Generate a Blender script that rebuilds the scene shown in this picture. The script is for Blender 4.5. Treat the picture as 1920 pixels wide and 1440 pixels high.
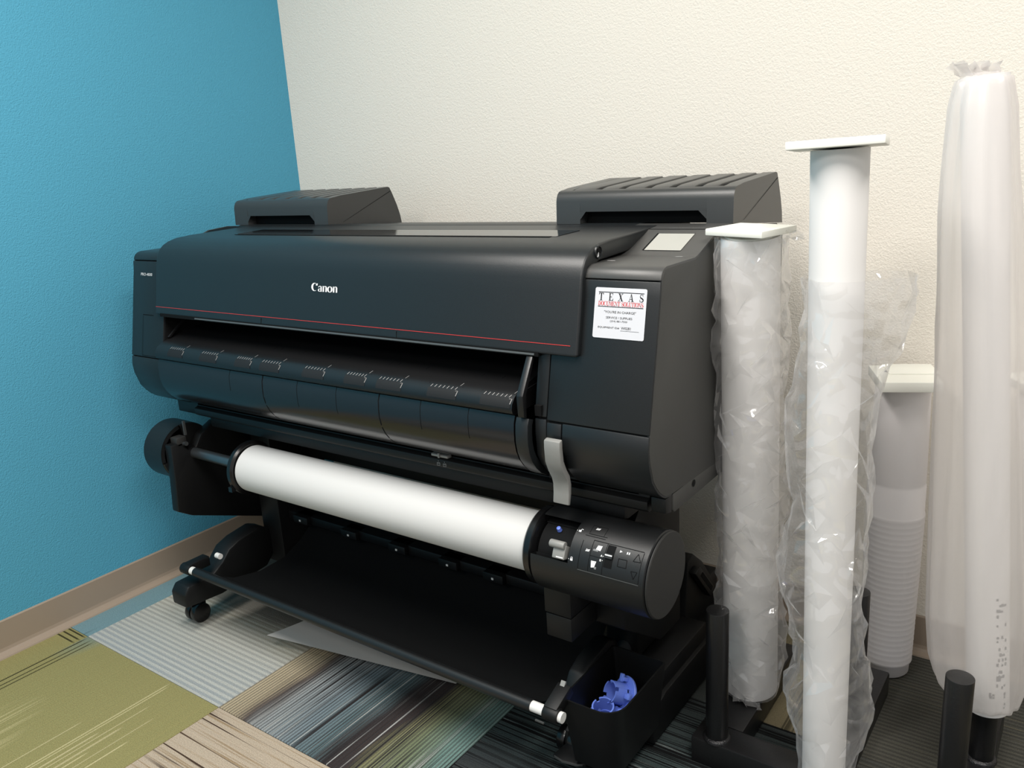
import bpy, bmesh, math, random
from mathutils import Vector, Matrix, noise
random.seed(7)
S = bpy.context.scene
C = S.collection
for o in list(bpy.data.objects):
    bpy.data.objects.remove(o, do_unlink=True)

# ------------------------------------------------------------------ camera
CAM_H = 1.234
cam_d = bpy.data.cameras.new('camera')
cam_d.sensor_width = 36.0
cam_d.lens = 29.365
cam_d.clip_start = 0.02
cam = bpy.data.objects.new('camera', cam_d)
C.objects.link(cam)
_r = Vector((0.811885, 0.580851, -0.058771))
_d = Vector((0.107373, -0.247510, -0.962917))
_f = Vector((-0.573858, 0.775468, -0.263317))
cam.matrix_world = Matrix(((_r.x, -_d.x, -_f.x, 0), (_r.y, -_d.y, -_f.y, 0), (_r.z, -_d.z, -_f.z, CAM_H), (0, 0, 0, 1)))
S.camera = cam

# ------------------------------------------------------------------ light and exposure
S.view_settings.view_transform = 'Standard'
S.view_settings.look = 'None'
S.view_settings.gamma = 1.0
S.view_settings.use_curve_mapping = False
S.view_settings.exposure = 0.08
S.cycles.transparent_max_bounces = 24
world = bpy.data.worlds.new('world')
S.world = world
world.use_nodes = True
world.node_tree.nodes['Background'].inputs[0].default_value = (0.97, 0.985, 1.0, 1)
world.node_tree.nodes['Background'].inputs[1].default_value = 0.50

CEIL = 2.74
LAMPS = [(0.42, 0.40, 47, 'ceiling light panel right of the camera, nearer the white wall'), (-1.25, 0.25, 51, 'ceiling light panel nearest the blue wall'), (-0.5, -1.75, 44, 'ceiling light panel furthest from the printer')]
for lx, ly, lw, lname in LAMPS:
    ld = bpy.data.lights.new('troffer_light', 'AREA')
    ld.shape = 'RECTANGLE'
    ld.size = 0.56
    ld.size_y = 1.16
    ld.energy = lw
    ld.color = (1.0, 0.955, 0.905)
    lo = bpy.data.objects.new('troffer_light', ld)
    lo.location = (lx, ly, CEIL - 0.045)
    C.objects.link(lo)


# ------------------------------------------------------------------ materials
def lin(c):
    c = c / 255.0
    return c / 12.92 if c <= 0.04045 else ((c + 0.055) / 1.055) ** 2.4


def rgb(r, g, b):
    return (lin(r), lin(g), lin(b), 1.0)


def new_mat(name):
    m = bpy.data.materials.new(name)
    m.use_nodes = True
    nt = m.node_tree
    return m, nt, nt.nodes['Principled BSDF']


def mat(name, col, rough=0.5, spec=0.5, metal=0.0, bump=0.0, bscale=400.0, var=0.0, vscale=6.0, coat=0.0):
    m, nt, p = new_mat(name)
    p.inputs['Base Color'].default_value = rgb(*col)
    p.inputs['Roughness'].default_value = rough
    p.inputs['Specular IOR Level'].default_value = spec
    p.inputs['Metallic'].default_value = metal
    p.inputs['Coat Weight'].default_value = coat
    tc = nt.nodes.new('ShaderNodeTexCoord')
    if bump > 0:
        n = nt.nodes.new('ShaderNodeTexNoise')
        n.inputs['Scale'].default_value = bscale
        n.inputs['Detail'].default_value = 3
        b = nt.nodes.new('ShaderNodeBump')
        b.inputs['Strength'].default_value = bump
        b.inputs['Distance'].default_value = 0.002
        nt.links.new(tc.outputs['Object'], n.inputs['Vector'])
        nt.links.new(n.outputs['Fac'], b.inputs['Height'])
        nt.links.new(b.outputs['Normal'], p.inputs['Normal'])
    if var > 0:
        n2 = nt.nodes.new('ShaderNodeTexNoise')
        n2.inputs['Scale'].default_value = vscale
        n2.inputs['Detail'].default_value = 4
        r = nt.nodes.new('ShaderNodeMapRange')
        r.inputs[3].default_value = 1 - var
        r.inputs[4].default_value = 1 + var
        x = nt.nodes.new('ShaderNodeMix')
        x.data_type = 'RGBA'
        x.blend_type = 'MULTIPLY'
        x.inputs[0].default_value = 1.0
        x.inputs[6].default_value = rgb(*col)
        nt.links.new(tc.outputs['Object'], n2.inputs['Vector'])
        nt.links.new(n2.outputs['Fac'], r.inputs[0])
        nt.links.new(r.outputs[0], x.inputs[7])
        nt.links.new(x.outputs[2], p.inputs['Base Color'])
    return m


M = {}
M['body'] = mat('printer_plastic', (27, 30, 32), 0.38, 0.5, bump=0.10, bscale=900)
M['body_side'] = mat('printer_lit_side_plastic', (60, 60, 58), 0.55, 0.5, bump=0.12, bscale=900)  # same plastic as the front, light from the right put into the colour
M['cart'] = mat('cartridge_cover_plastic', (54, 55, 55), 0.36, 0.5, bump=0.08, bscale=900)
M['housing'] = mat('control_panel_toplit_plastic', (68, 68, 67), 0.38, 0.5, bump=0.08, bscale=900)  # colour raised to carry the overhead light on the panel top
M['dark'] = mat('recess_black', (9, 10, 11), 0.8, 0.2, var=0.1)
M['stand'] = mat('stand_black', (10, 11, 12), 0.5, 0.4, bump=0.1, bscale=600)
M['roller'] = mat('roll_unit_plastic', (20, 21, 22), 0.42, 0.5, bump=0.08, bscale=900)
M['cap'] = mat('end_cap_plastic', (42, 42, 41), 0.55, 0.4, bump=0.15, bscale=700)
M['gloss'] = mat('guide_gloss', (27, 26, 28), 0.22, 0.6, bump=0.03, bscale=300)
M['window'] = mat('cover_window_gloss', (24, 25, 27), 0.09, 0.6, bump=0.01)
M['shelf'] = mat('guide_shelf', (22, 22, 23), 0.35, 0.5, bump=0.05, bscale=500)
M['shelf_patch'] = mat('guide_scale_patch', (29, 29, 30), 0.55, 0.3, bump=0.08, bscale=700)
M['flange'] = mat('flange_black', (17, 17, 18), 0.25, 0.5, bump=0.02)
M['cloth'] = mat('basket_cloth', (9, 10, 11), 0.9, 0.15, bump=0.3, bscale=1500)
M['grey'] = mat('lever_grey', (138, 138, 135), 0.45, 0.5, bump=0.03)
M['steel'] = mat('shaft_steel', (120, 126, 130), 0.35, 0.5, metal=0.9, bump=0.05, bscale=300)
M['whitepl'] = mat('white_plastic', (225, 225, 222), 0.4, 0.5, bump=0.02)
M['paper'] = mat('roll_paper', (210, 209, 207), 0.75, 0.3, bump=0.02, bscale=80)
M['tube_paper'] = mat('tube_paper', (237, 235, 233), 0.75, 0.3, bump=0.02, bscale=80)
M['sheet'] = mat('loose_paper', (228, 225, 220), 0.8, 0.2, bump=0.03, bscale=60)
M['ink_white'] = mat('print_white', (228, 229, 230), 0.6, 0.2, var=0.02)
M['ink_grey'] = mat('print_grey', (125, 127, 128), 0.6, 0.2, var=0.02)
M['ink_black'] = mat('print_black', (16, 16, 18), 0.7, 0.2, var=0.02)
M['ink_red'] = mat('print_red', (205, 60, 62), 0.6, 0.3, var=0.02)
M['ink_dim'] = mat('print_smoke', (150, 148, 146), 0.7, 0.2, var=0.05)
M['redline'] = mat('red_trim', (190, 56, 54), 0.4, 0.4, var=0.02)
M['lip'] = mat('metal_lip', (70, 72, 72), 0.35, 0.6, bump=0.03)
M['sticker'] = mat('sticker_white', (208, 209, 214), 0.45, 0.4, bump=0.02, bscale=40)
M['screen'] = mat('screen_grey', (168, 168, 162), 0.18, 0.6, var=0.02)
M['blue'] = mat('blue_plastic', (104, 130, 220), 0.38, 0.5, bump=0.03)
M['rack'] = mat('rack_black_paint', (24, 24, 25), 0.32, 0.5, bump=0.15, bscale=250)
M['weld'] = mat('weld_metal', (40, 40, 42), 0.15, 0.6, metal=0.5, bump=0.8, bscale=350)
M['foam'] = mat('foam_wrap', (236, 232, 232), 0.75, 0.3, bump=0.1, bscale=40)
M['plate'] = mat('end_plate_white', (243, 243, 234), 0.5, 0.4, bump=0.03, bscale=60)
M['base'] = mat('baseboard_vinyl', (150, 136, 121), 0.5, 0.4, bump=0.05, bscale=30, var=0.05, vscale=3)
M['ceiling'] = mat('ceiling_white', (232, 230, 225), 0.9, 0.1, bump=0.2, bscale=120)
M['frame'] = mat('troffer_frame', (235, 235, 232), 0.5, 0.3, var=0.01)
M['floor'] = mat('floor_underlay', (70, 68, 62), 0.95, 0.1, bump=0.3, bscale=300, var=0.2)


def wall_mat(name, col):
    m, nt, p = new_mat(name)
    p.inputs['Base Color'].default_value = rgb(*col)
    p.inputs['Roughness'].default_value = 0.72
    p.inputs['Specular IOR Level'].default_value = 0.25
    tc = nt.nodes.new('ShaderNodeTexCoord')
    n = nt.nodes.new('ShaderNodeTexNoise')
    n.inputs['Scale'].default_value = 300
    n.inputs['Detail'].default_value = 2.5
    n.inputs['Roughness'].default_value = 0.5
    v = nt.nodes.new('ShaderNodeTexNoise')
    v.inputs['Scale'].default_value = 150
    v.inputs['Detail'].default_value = 2
    a = nt.nodes.new('ShaderNodeMath')
    a.operation = 'ADD'
    b = nt.nodes.new('ShaderNodeBump')
    b.inputs['Strength'].default_value = 0.38
    b.inputs['Distance'].default_value = 0.003
    nt.links.new(tc.outputs['Object'], n.inputs['Vector'])
    nt.links.new(tc.outputs['Object'], v.inputs['Vector'])
    nt.links.new(n.outputs['Fac'], a.inputs[0])
    nt.links.new(v.outputs['Fac'], a.inputs[1])
    nt.links.new(a.outputs[0], b.inputs['Height'])
    nt.links.new(b.outputs['Normal'], p.inputs['Normal'])
    return m


M['wall_white'] = wall_mat('wall_paint_cream', (232, 226, 215))
M['wall_blue'] = wall_mat('wall_paint_blue', (80, 157, 186))


def film_mat(name, body, edge, tint=(0.93, 0.93, 0.94), gloss=0.07, milky=0.0):
    """Clear or milky polythene film: mostly see-through, whiter edge on, with shiny creases."""
    m = bpy.data.materials.new(name)
    m.use_nodes = True
    nt = m.node_tree
    nt.nodes.clear()
    out = nt.nodes.new('ShaderNodeOutputMaterial')
    tr = nt.nodes.new('ShaderNodeBsdfTransparent')
    tr.inputs[0].default_value = (0.985, 0.985, 0.985, 1)
    df = nt.nodes.new('ShaderNodeBsdfDiffuse')
    df.inputs[0].default_value = (*tint, 1)
    tl = nt.nodes.new('ShaderNodeBsdfTranslucent')
    tl.inputs[0].default_value = (*tint, 1)
    mx0 = nt.nodes.new('ShaderNodeMixShader')
    mx0.inputs[0].default_value = 0.5
    gl = nt.nodes.new('ShaderNodeBsdfGlossy')
    gl.inputs['Roughness'].default_value = gloss
    gl.inputs[0].default_value = (1, 1, 1, 1)
    lw = nt.nodes.new('ShaderNodeLayerWeight')
    lw.inputs[0].default_value = 0.5
    mr = nt.nodes.new('ShaderNodeMapRange')
    mr.inputs[1].default_value = 0.25
    mr.inputs[2].default_value = 1.0
    mr.inputs[3].default_value = body
    mr.inputs[4].default_value = edge
    fr = nt.nodes.new('ShaderNodeLayerWeight')
    fr.inputs[0].default_value = 0.5
    pw = nt.nodes.new('ShaderNodeMath')
    pw.operation = 'POWER'
    pw.inputs[1].default_value = 3.0
    sc = nt.nodes.new('ShaderNodeMath')
    sc.operation = 'MULTIPLY_ADD'
    sc.inputs[1].default_value = 0.25
    sc.inputs[2].default_value = 0.05 if milky else 0.10
    mx1 = nt.nodes.new('ShaderNodeMixShader')
    mx2 = nt.nodes.new('ShaderNodeMixShader')
    L = nt.links.new
    tc = nt.nodes.new('ShaderNodeTexCoord')
    nz = nt.nodes.new('ShaderNodeTexNoise')
    nz.noise_type = 'RIDGED_MULTIFRACTAL'
    nz.inputs['Scale'].default_value = 5 if milky else 26
    nz.inputs['Detail'].default_value = 2
    bp = nt.nodes.new('ShaderNodeBump')
    bp.inputs['Strength'].default_value = 0.10 if milky else 0.75
    bp.inputs['Distance'].default_value = 0.01 if milky else 0.016
    L(tc.outputs['Object'], nz.inputs['Vector'])
    L(nz.outputs['Fac'], bp.inputs['Height'])
    L(bp.outputs['Normal'], gl.inputs['Normal'])
    L(bp.outputs['Normal'], df.inputs['Normal'])
    L(fr.outputs['Facing'], pw.inputs[0])
    L(pw.outputs[0], sc.inputs[0])
    L(df.outputs[0], mx0.inputs[1])
    L(tl.outputs[0], mx0.inputs[2])
    L(lw.outputs['Facing'], mr.inputs[0])
    cr = nt.nodes.new('ShaderNodeMapRange')
    cr.inputs[1].default_value = 0.9
    cr.inputs[2].default_value = 1.7
    cr.inputs[3].default_value = 0.0
    cr.inputs[4].default_value = 0.05 if milky else 0.38
    L(nz.outputs['Fac'], cr.inputs[0])
    ad = nt.nodes.new('ShaderNodeMath')
    ad.operation = 'ADD'
    ad.use_clamp = True
    L(mr.outputs[0], ad.inputs[0])
    L(cr.outputs[0], ad.inputs[1])
    L(ad.outputs[0], mx1.inputs[0])
    L(tr.outputs[0], mx1.inputs[1])
    L(mx0.outputs[0], mx1.inputs[2])
    L(sc.outputs[0], mx2.inputs[0])
    L(mx1.outputs[0], mx2.inputs[1])
    L(gl.outputs[0], mx2.inputs[2])
    L(mx2.outputs[0], out.inputs[0])
    return m


M['film'] = film_mat('clear_film', 0.12, 0.46)
M['film2'] = film_mat('clear_loose_film', 0.09, 0.38)
M['film_milky'] = film_mat('milky_film', 0.46, 0.75, tint=(0.9, 0.87, 0.86), gloss=0.3, milky=1)


def carpet(name, along, stops, lines=(), stripes=None, blotch=None, seed=0.0, marks=()):
    """Carpet tile: colour bands across the tile, broken thread lines running along it, cut-pile grain."""
    m, nt, p = new_mat(name)
    N, L = nt.nodes.new, nt.links.new
    p.inputs['Roughness'].default_value = 0.95
    p.inputs['Specular IOR Level'].default_value = 0.1
    tc = N('ShaderNodeTexCoord')
    sep = N('ShaderNodeSeparateXYZ')
    L(tc.outputs['Object'], sep.inputs[0])
    ai, li = (1, 0) if along == 'x' else (0, 1)
    ac, al = sep.outputs[ai], sep.outputs[li]
    comb = N('ShaderNodeCombineXYZ')

    def math_(op, a, b):
        n = N('ShaderNodeMath')
        n.operation = op
        for k, v in enumerate((a, b)):
            if isinstance(v, (int, float)):
                n.inputs[k].default_value = v
            else:
                L(v, n.inputs[k])
        return n.outputs[0]

    def noise_(sa, sl, off, detail=2.0):
        c = N('ShaderNodeCombineXYZ')
        L(math_('MULTIPLY', ac, sa), c.inputs[0])
        L(math_('MULTIPLY', al, sl), c.inputs[1])
        c.inputs[2].default_value = off + seed
        n = N('ShaderNodeTexNoise')
        n.inputs['Scale'].default_value = 1.0
        n.inputs['Detail'].default_value = detail
        L(c.outputs[0], n.inputs['Vector'])
        return n.outputs['Fac']

    u = math_('ADD', math_('DIVIDE', ac, 0.61), 0.5)
    wob = math_('MULTIPLY', math_('SUBTRACT', noise_(9, 3.0, 3.1), 0.5), 0.22)
    u = math_('ADD', u, wob)
    ramp = N('ShaderNodeValToRGB')
    e = ramp.color_ramp.elements
    while len(e) > 1:
        e.remove(e[-1])
    e[0].position = stops[0][0]
    e[0].color = rgb(*stops[0][1])
    for pos, col in stops[1:]:
        k = e.new(pos)
        k.color = rgb(*col)
    L(u, ramp.inputs[0])
    col = ramp.outputs[0]

    def mix_(fac, a, b, blend='MIX'):
        x = N('ShaderNodeMix')
        x.data_type = 'RGBA'
        x.blend_type = blend
        if isinstance(fac, float):
            x.inputs[0].default_value = fac
        else:
            L(fac, x.inputs[0])
        for k, v in ((6, a), (7, b)):
            if isinstance(v, tuple):
                x.inputs[k].default_value = v
            else:
                L(v, x.inputs[k])
        return x.outputs[2]

    def thresh(v, lo, hi):
        r = N('ShaderNodeMapRange')
        r.inputs[1].default_value = lo
        r.inputs[2].default_value = hi
        L(v, r.inputs[0])
        return r.outputs[0]

    if blotch:
        bcol, lo, hi = blotch
        col = mix_(thresh(noise_(3.2, 2.2, 9.7, 1.0), lo, hi), col, rgb(*bcol))
    if stripes:
        freq, scol, strength, lo, hi = stripes
        s = math_('SINE', math_('MULTIPLY', ac, freq * 2 * math.pi), 0)
        s = thresh(s, -0.4, 0.4)
        um = thresh(u, lo, hi)
        col = mix_(math_('MULTIPLY', math_('MULTIPLY', s, strength), um), col, rgb(*scol))
    for k, (lcol, freq, lo, hi, plo, phi) in enumerate(lines):
        lm = thresh(noise_(freq, 1.3, 17.3 + 5.1 * k, 3.0), lo, hi)
        pm = thresh(noise_(4.5, 2.2, 41.7 + 7.7 * k, 1.0), plo, phi)
        col = mix_(math_('MULTIPLY', lm, pm), col, rgb(*lcol))
    for a_, w_, l0, l1, mc in marks:          # single woven threads
        mk_ = math_('LESS_THAN', math_('ABSOLUTE', math_('SUBTRACT', ac, a_), 0), w_ / 2)
        mk_ = math_('MULTIPLY', mk_, math_('MULTIPLY', thresh(al, l0, l0 + 0.02), thresh(al, l1, l1 - 0.02)))
        col = mix_(mk_, col, rgb(*mc))
    gr = N('ShaderNodeTexNoise')
    gr.inputs['Scale'].default_value = 420
    gr.inputs['Detail'].default_value = 2
    L(tc.outputs['Object'], gr.inputs['Vector'])
    g2 = N('ShaderNodeMapRange')
    g2.inputs[1].default_value = 0.25
    g2.inputs[2].default_value = 0.75
    g2.inputs[3].default_value = 0.72
    g2.inputs[4].default_value = 1.22
    L(gr.outputs['Fac'], g2.inputs[0])
    col = mix_(1.0, col, g2.outputs[0], 'MULTIPLY')
    L(col, p.inputs['Base Color'])
    bp = N('ShaderNodeBump')
    bp.inputs['Strength'].default_value = 0.6
    bp.inputs['Distance'].default_value = 0.003
    L(math_('ADD', gr.outputs['Fac'], noise_(150, 2.0, 77.0)), bp.inputs['Height'])
    L(bp.outputs['Normal'], p.inputs['Normal'])
    return m


# ------------------------------------------------------------------ mesh helpers
ORIGIN = {}


class MB:
    def __init__(self):
        self.v = []
        self.f = []

    def add(self, verts, faces):
        b = len(self.v)
        self.v += [tuple(x) for x in verts]
        self.f += [tuple(i + b for i in fc) for fc in faces]
        return self

    def box(self, x0, x1, y0, y1, z0, z1):
        v = [(x0, y0, z0), (x1, y0, z0), (x1, y1, z0), (x0, y1, z0), (x0, y0, z1), (x1, y0, z1), (x1, y1, z1), (x0, y1, z1)]
        return self.add(v, [(0, 3, 2, 1), (4, 5, 6, 7), (0, 1, 5, 4), (1, 2, 6, 5), (2, 3, 7, 6), (3, 0, 4, 7)])

    def prism(self, prof, x0, x1):
        """profile in (y, z) pushed along x"""
        n = len(prof)
        area = sum(prof[i][0] * prof[(i + 1) % n][1] - prof[(i + 1) % n][0] * prof[i][1] for i in range(n))
        if area < 0:
            prof = prof[::-1]
        v = [(x0, y, z) for y, z in prof] + [(x1, y, z) for y, z in prof]
        f = [tuple(range(n))[::-1], tuple(range(n, 2 * n))]
        f += [(i, (i + 1) % n, n + (i + 1) % n, n + i) for i in range(n)]
        return self.add(v, f)

    def prism_z(self, prof, z0, z1):
        n = len(prof)
        area = sum(prof[i][0] * prof[(i + 1) % n][1] - prof[(i + 1) % n][0] * prof[i][1] for i in range(n))
        if area < 0:
            prof = prof[::-1]
        v = [(x, y, z0) for x, y in prof] + [(x, y, z1) for x, y in prof]
        f = [tuple(range(n))[::-1], tuple(range(n, 2 * n))]
        f += [(i, (i + 1) % n, n + (i + 1) % n, n + i) for i in range(n)]
        return self.add(v, f)

    def tube(self, p0, p1, r0, r1=None, n=32, caps=True):
        r1 = r0 if r1 is None else r1
        p0, p1 = Vector(p0), Vector(p1)
        d = (p1 - p0).normalized()
        a = d.orthogonal().normalized()
        b = d.cross(a)
        v = []
        for p, r in ((p0, r0), (p1, r1)):
            v += [p + (a * math.cos(2 * math.pi * i / n) + b * math.sin(2 * math.pi * i / n)) * r for i in range(n)]
        f = [(i, (i + 1) % n, n + (i + 1) % n, n + i) for i in range(n)]
        if caps:
            f += [tuple(range(n))[::-1], tuple(range(n, 2 * n))]
        return self.add(v, f)

    def lathe(self, axis_p, axis_d, prof, n=40, a0=0.0, a1=2 * math.pi, ref=None):
        """profile (t along axis, radius) turned about the axis"""
        d = Vector(axis_d).normalized()
        a = Vector(ref).normalized() if ref else d.orthogonal().normalized()
        b = d.cross(a)
        p = Vector(axis_p)
        full = abs(a1 - a0) > 2 * math.pi - 1e-6
        cols = n if full else n + 1
        v, f = [], []
        for i in range(cols):
            t = a0 + (a1 - a0) * i / n
            e = a * math.cos(t) + b * math.sin(t)
            v += [p + d * s + e * r for s, r in prof]
        k = len(prof)
        for i in range(n):
            j = (i + 1) % cols
            for q in range(k - 1):
                f.append((i * k + q, j * k + q, j * k + q + 1, i * k + q + 1))
        return self.add(v, f)

    def path(self, pts, r, n=12):
        for a, b in zip(pts[:-1], pts[1:]):
            self.tube(a, b, r, n=n)
        return self

    def build(self, name, m, parent=None, bevel=0.0, seg=2, angle=32, merge=True, flip=True, xf=None):
        me = bpy.data.meshes.new(name)
        org = Vector((0, 0, 0))
        if parent is not None:
            root = parent
            while root.parent:
                root = root.parent
            org = ORIGIN.get(root.name, Vector((0, 0, 0)))
        vs = [Vector(v) for v in self.v]
        if xf is not None:
            vs = [xf @ v for v in vs]
        me.from_pydata([v - org for v in vs], [], self.f)
        bm = bmesh.new()
        bm.from_mesh(me)
        if merge:
            bmesh.ops.remove_doubles(bm, verts=bm.verts, dist=1e-6)
        if flip:
            bmesh.ops.recalc_face_normals(bm, faces=bm.faces)
        if bevel > 0:
            ed = [e for e in bm.edges if len(e.link_faces) == 2 and e.calc_face_angle(0) > math.radians(28)]
            bmesh.ops.bevel(bm, geom=ed, offset=bevel, segments=seg, profile=0.5, affect='EDGES', clamp_overlap=True)
        big = [f for f in bm.faces if len(f.verts) > 4]
        if big:
            bmesh.ops.triangulate(bm, faces=big)
        bm.to_mesh(me)
        bm.free()
        for pl in me.polygons:
            pl.use_smooth = True
        me.set_sharp_from_angle(angle=math.radians(angle))
        me.materials.append(m)
        o = bpy.data.objects.new(name, me)
        C.objects.link(o)
        if parent is not None:
            o.parent = parent
        return o


def tag(o, label, cat, group=None):
    o['label'] = label
    o['category'] = cat
    if group:
        o['group'] = group
    return o


def thing(name, label, cat, loc, group=None):
    o = bpy.data.objects.new(name, None)
    o.empty_display_size = 0.1
    o.location = loc
    C.objects.link(o)
    ORIGIN[o.name] = Vector(loc)
    return tag(o, label, cat, group)


def single(o, loc):
    """put a single-mesh thing's origin at its base"""
    loc = Vector(loc)
    o.data.transform(Matrix.Translation(-loc))
    o.location = loc
    return o


def struct(o):
    o['kind'] = 'structure'
    return o


# ------------------------------------------------------------------ room
XW, YW = -2.36, 2.012
struct(MB().box(XW - 0.12, XW, -2.6, YW + 0.12, 0, CEIL).build('wall_left', M['wall_blue']))
struct(MB().box(XW, 2.6, YW, YW + 0.12, 0, CEIL).build('wall_back', M['wall_white']))
ceil = struct(MB().box(XW - 0.12, 2.6, -2.6, YW + 0.12, CEIL, CEIL + 0.08).build('ceiling', M['ceiling']))
floor = struct(MB().box(XW - 0.12, 2.6, -2.6, YW + 0.12, -0.12, -0.008).build('floor', M['floor']))
# vinyl cove base: flat back, little toe at the floor
cove = [(0, 0.0), (0.024, 0.0), (0.0225, 0.0035), (0.010, 0.0085), (0.006, 0.0135), (0.004, 0.022), (0.003, 0.096), (0.0, 0.100)]
mb = MB()
n = len(cove)
mb.add([(XW + a, -2.6, z) for a, z in cove] + [(XW + a, YW - 0.003, z) for a, z in cove],
       [tuple(range(n)), tuple(range(n, 2 * n))[::-1]] + [(i, (i + 1) % n, n + (i + 1) % n, n + i) for i in range(n)])
struct(mb.build('baseboard_left', M['base'], angle=10))
mb = MB().prism([(YW - a, z) for a, z in cove], XW + 0.004, 2.6)
struct(mb.build('baseboard_back', M['base'], angle=10))

for lx, ly, lw, lname in LAMPS:
    t = thing('ceiling_light', lname, 'ceiling light', (lx, ly, CEIL), 'ceiling light panels')
    f = MB()
    ring = []
    for hx, hy, zz in ((0.31, 0.61, CEIL), (0.31, 0.61, CEIL - 0.03), (0.285, 0.585, CEIL - 0.03), (0.285, 0.585, CEIL)):
        ring += [(lx + sx * hx, ly + sy * hy, zz) for sx, sy in ((-1, -1), (1, -1), (1, 1), (-1, 1))]
    f.add(ring, [(r * 4 + i, r * 4 + (i + 1) % 4, ((r + 1) % 4) * 4 + (i + 1) % 4, ((r + 1) % 4) * 4 + i) for r in range(4) for i in range(4)])
    f.build('frame', M['frame'], t)
    MB().box(lx - 0.285, lx + 0.285, ly - 0.585, ly + 0.585, CEIL - 0.012, CEIL).build('diffuser', M['frame'], t)

# carpet tiles, each its own piece
OL, BE, CH, TE, GR = (143, 137, 92), (178, 163, 144), (44, 42, 42), (104, 132, 134), (112, 110, 104)
CM = {
    'olive': carpet('carpet_olive', 'y', [(0, OL), (1, OL)],
                    lines=[((182, 172, 128), 170, 0.54, 0.60, 0.50, 0.62), ((60, 58, 40), 120, 0.70, 0.73, 0.60, 0.66)],
                    blotch=((122, 134, 118), 0.60, 0.72), seed=2.0,
                    marks=[(-0.296, 0.005, -0.29, 0.30, (62, 60, 40)), (-0.275, 0.004, -0.29, 0.30, (62, 60, 40)), (-0.259, 0.004, -0.1, 0.30, (62, 60, 40)),
                           (0.108, 0.004, -0.3, 0.30, (186, 176, 134)), (0.117, 0.003, -0.3, 0.29, (186, 176, 134)), (0.135, 0.005, -0.3, 0.10, (180, 170, 130)), (0.148, 0.003, -0.3, 0.22, (180, 170, 130)),
                           (0.165, 0.006, -0.3, 0.14, (176, 166, 126)), (0.18, 0.004, -0.3, 0.05, (186, 176, 134)), (0.20, 0.003, -0.3, 0.2, (176, 166, 126)), (0.225, 0.004, -0.2, 0.12, (186, 176, 134)), (0.06, 0.003, -0.3, 0.1, (180, 170, 130))]),
    'olive_edge': carpet('carpet_olive_edge', 'x', [(0, OL), (1, OL)], seed=5.0, marks=[(0.266, 0.005, 0.20, 0.31, (62, 60, 40)), (0.282, 0.005, 0.20, 0.31, (62, 60, 40)), (0.297, 0.005, 0.20, 0.31, (62, 60, 40))]),
    'blue': carpet('carpet_blue', 'y', [(0, (112, 142, 150)), (1, (112, 142, 150))], lines=[((58, 78, 84), 110, 0.60, 0.64, 0.5, 0.6)], seed=8.0),
    'grey': carpet('carpet_grey_stripe', 'x', [(0, (150, 156, 158)), (0.3, (156, 157, 152)), (0.46, (160, 156, 142)), (0.53, (106, 104, 97)), (1, (96, 94, 88))],
                   stripes=(62, (204, 203, 192), 0.45, 0.54, 0.46), seed=1.0),
    'streak': carpet('carpet_dark_streak', 'y',
                     [(0, (186, 172, 144)), (0.10, (170, 156, 130)), (0.17, (96, 86, 80)), (0.25, (150, 154, 154)), (0.40, (120, 134, 140)), (0.52, (92, 112, 116)),
                      (0.60, (52, 46, 46)), (0.70, (62, 54, 52)), (0.76, (128, 126, 92)), (0.85, (118, 128, 100)), (0.93, (112, 140, 132)), (1, (108, 136, 130))],
                     stripes=(112, (58, 56, 58), 0.55, -1.0, -0.9),
                     lines=[((46, 44, 45), 230, 0.54, 0.62, 0.38, 0.55), ((168, 168, 164), 210, 0.59, 0.66, 0.45, 0.58)], seed=3.0),
    'beige': carpet('carpet_beige', 'x', [(0, BE), (1, BE)], lines=[((70, 56, 46), 170, 0.60, 0.64, 0.50, 0.58), ((150, 130, 104), 140, 0.56, 0.66, 0.4, 0.55)], seed=4.0),
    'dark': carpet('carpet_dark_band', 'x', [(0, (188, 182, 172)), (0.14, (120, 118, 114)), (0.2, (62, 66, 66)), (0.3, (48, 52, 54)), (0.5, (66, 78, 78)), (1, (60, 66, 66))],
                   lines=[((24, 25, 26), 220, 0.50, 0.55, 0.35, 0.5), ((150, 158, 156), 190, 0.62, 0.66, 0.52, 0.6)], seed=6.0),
    'olive_line': carpet('carpet_olive_line', 'y', [(0, (58, 62, 62)), (0.66, (62, 66, 64)), (0.74, (128, 120, 96)), (1, (132, 122, 98))],
                         lines=[((84, 78, 62), 120, 0.52, 0.58, 0.35, 0.5)], seed=7.0),
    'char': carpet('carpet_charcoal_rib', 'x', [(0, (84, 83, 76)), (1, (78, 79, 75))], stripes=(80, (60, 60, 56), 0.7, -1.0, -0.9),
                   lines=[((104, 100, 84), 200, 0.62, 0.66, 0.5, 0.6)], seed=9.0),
    'tan_rib': carpet('carpet_tan_rib', 'x', [(0, (128, 122, 102)), (1, (124, 118, 98))], stripes=(80, (96, 92, 76), 0.6, -1.0, -0.9), seed=10.0),
}
TX = [XW, -2.245, -1.640, -1.030, -0.420, 0.190, 0.80]
TY = [-0.875, -0.265, 0.345, 0.955, 1.565, YW]
pat = {
    0: ['olive_edge', 'blue', 'olive_edge', 'blue', 'olive_edge'],
    1: ['beige', 'grey', 'olive', 'grey', 'dark'],
    2: ['streak', 'olive', 'beige', 'streak', 'grey'],
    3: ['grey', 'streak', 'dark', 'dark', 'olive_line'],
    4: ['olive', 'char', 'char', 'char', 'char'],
    5: ['dark', 'olive', 'tan_rib', 'tan_rib', 'tan_rib'],
}
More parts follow.
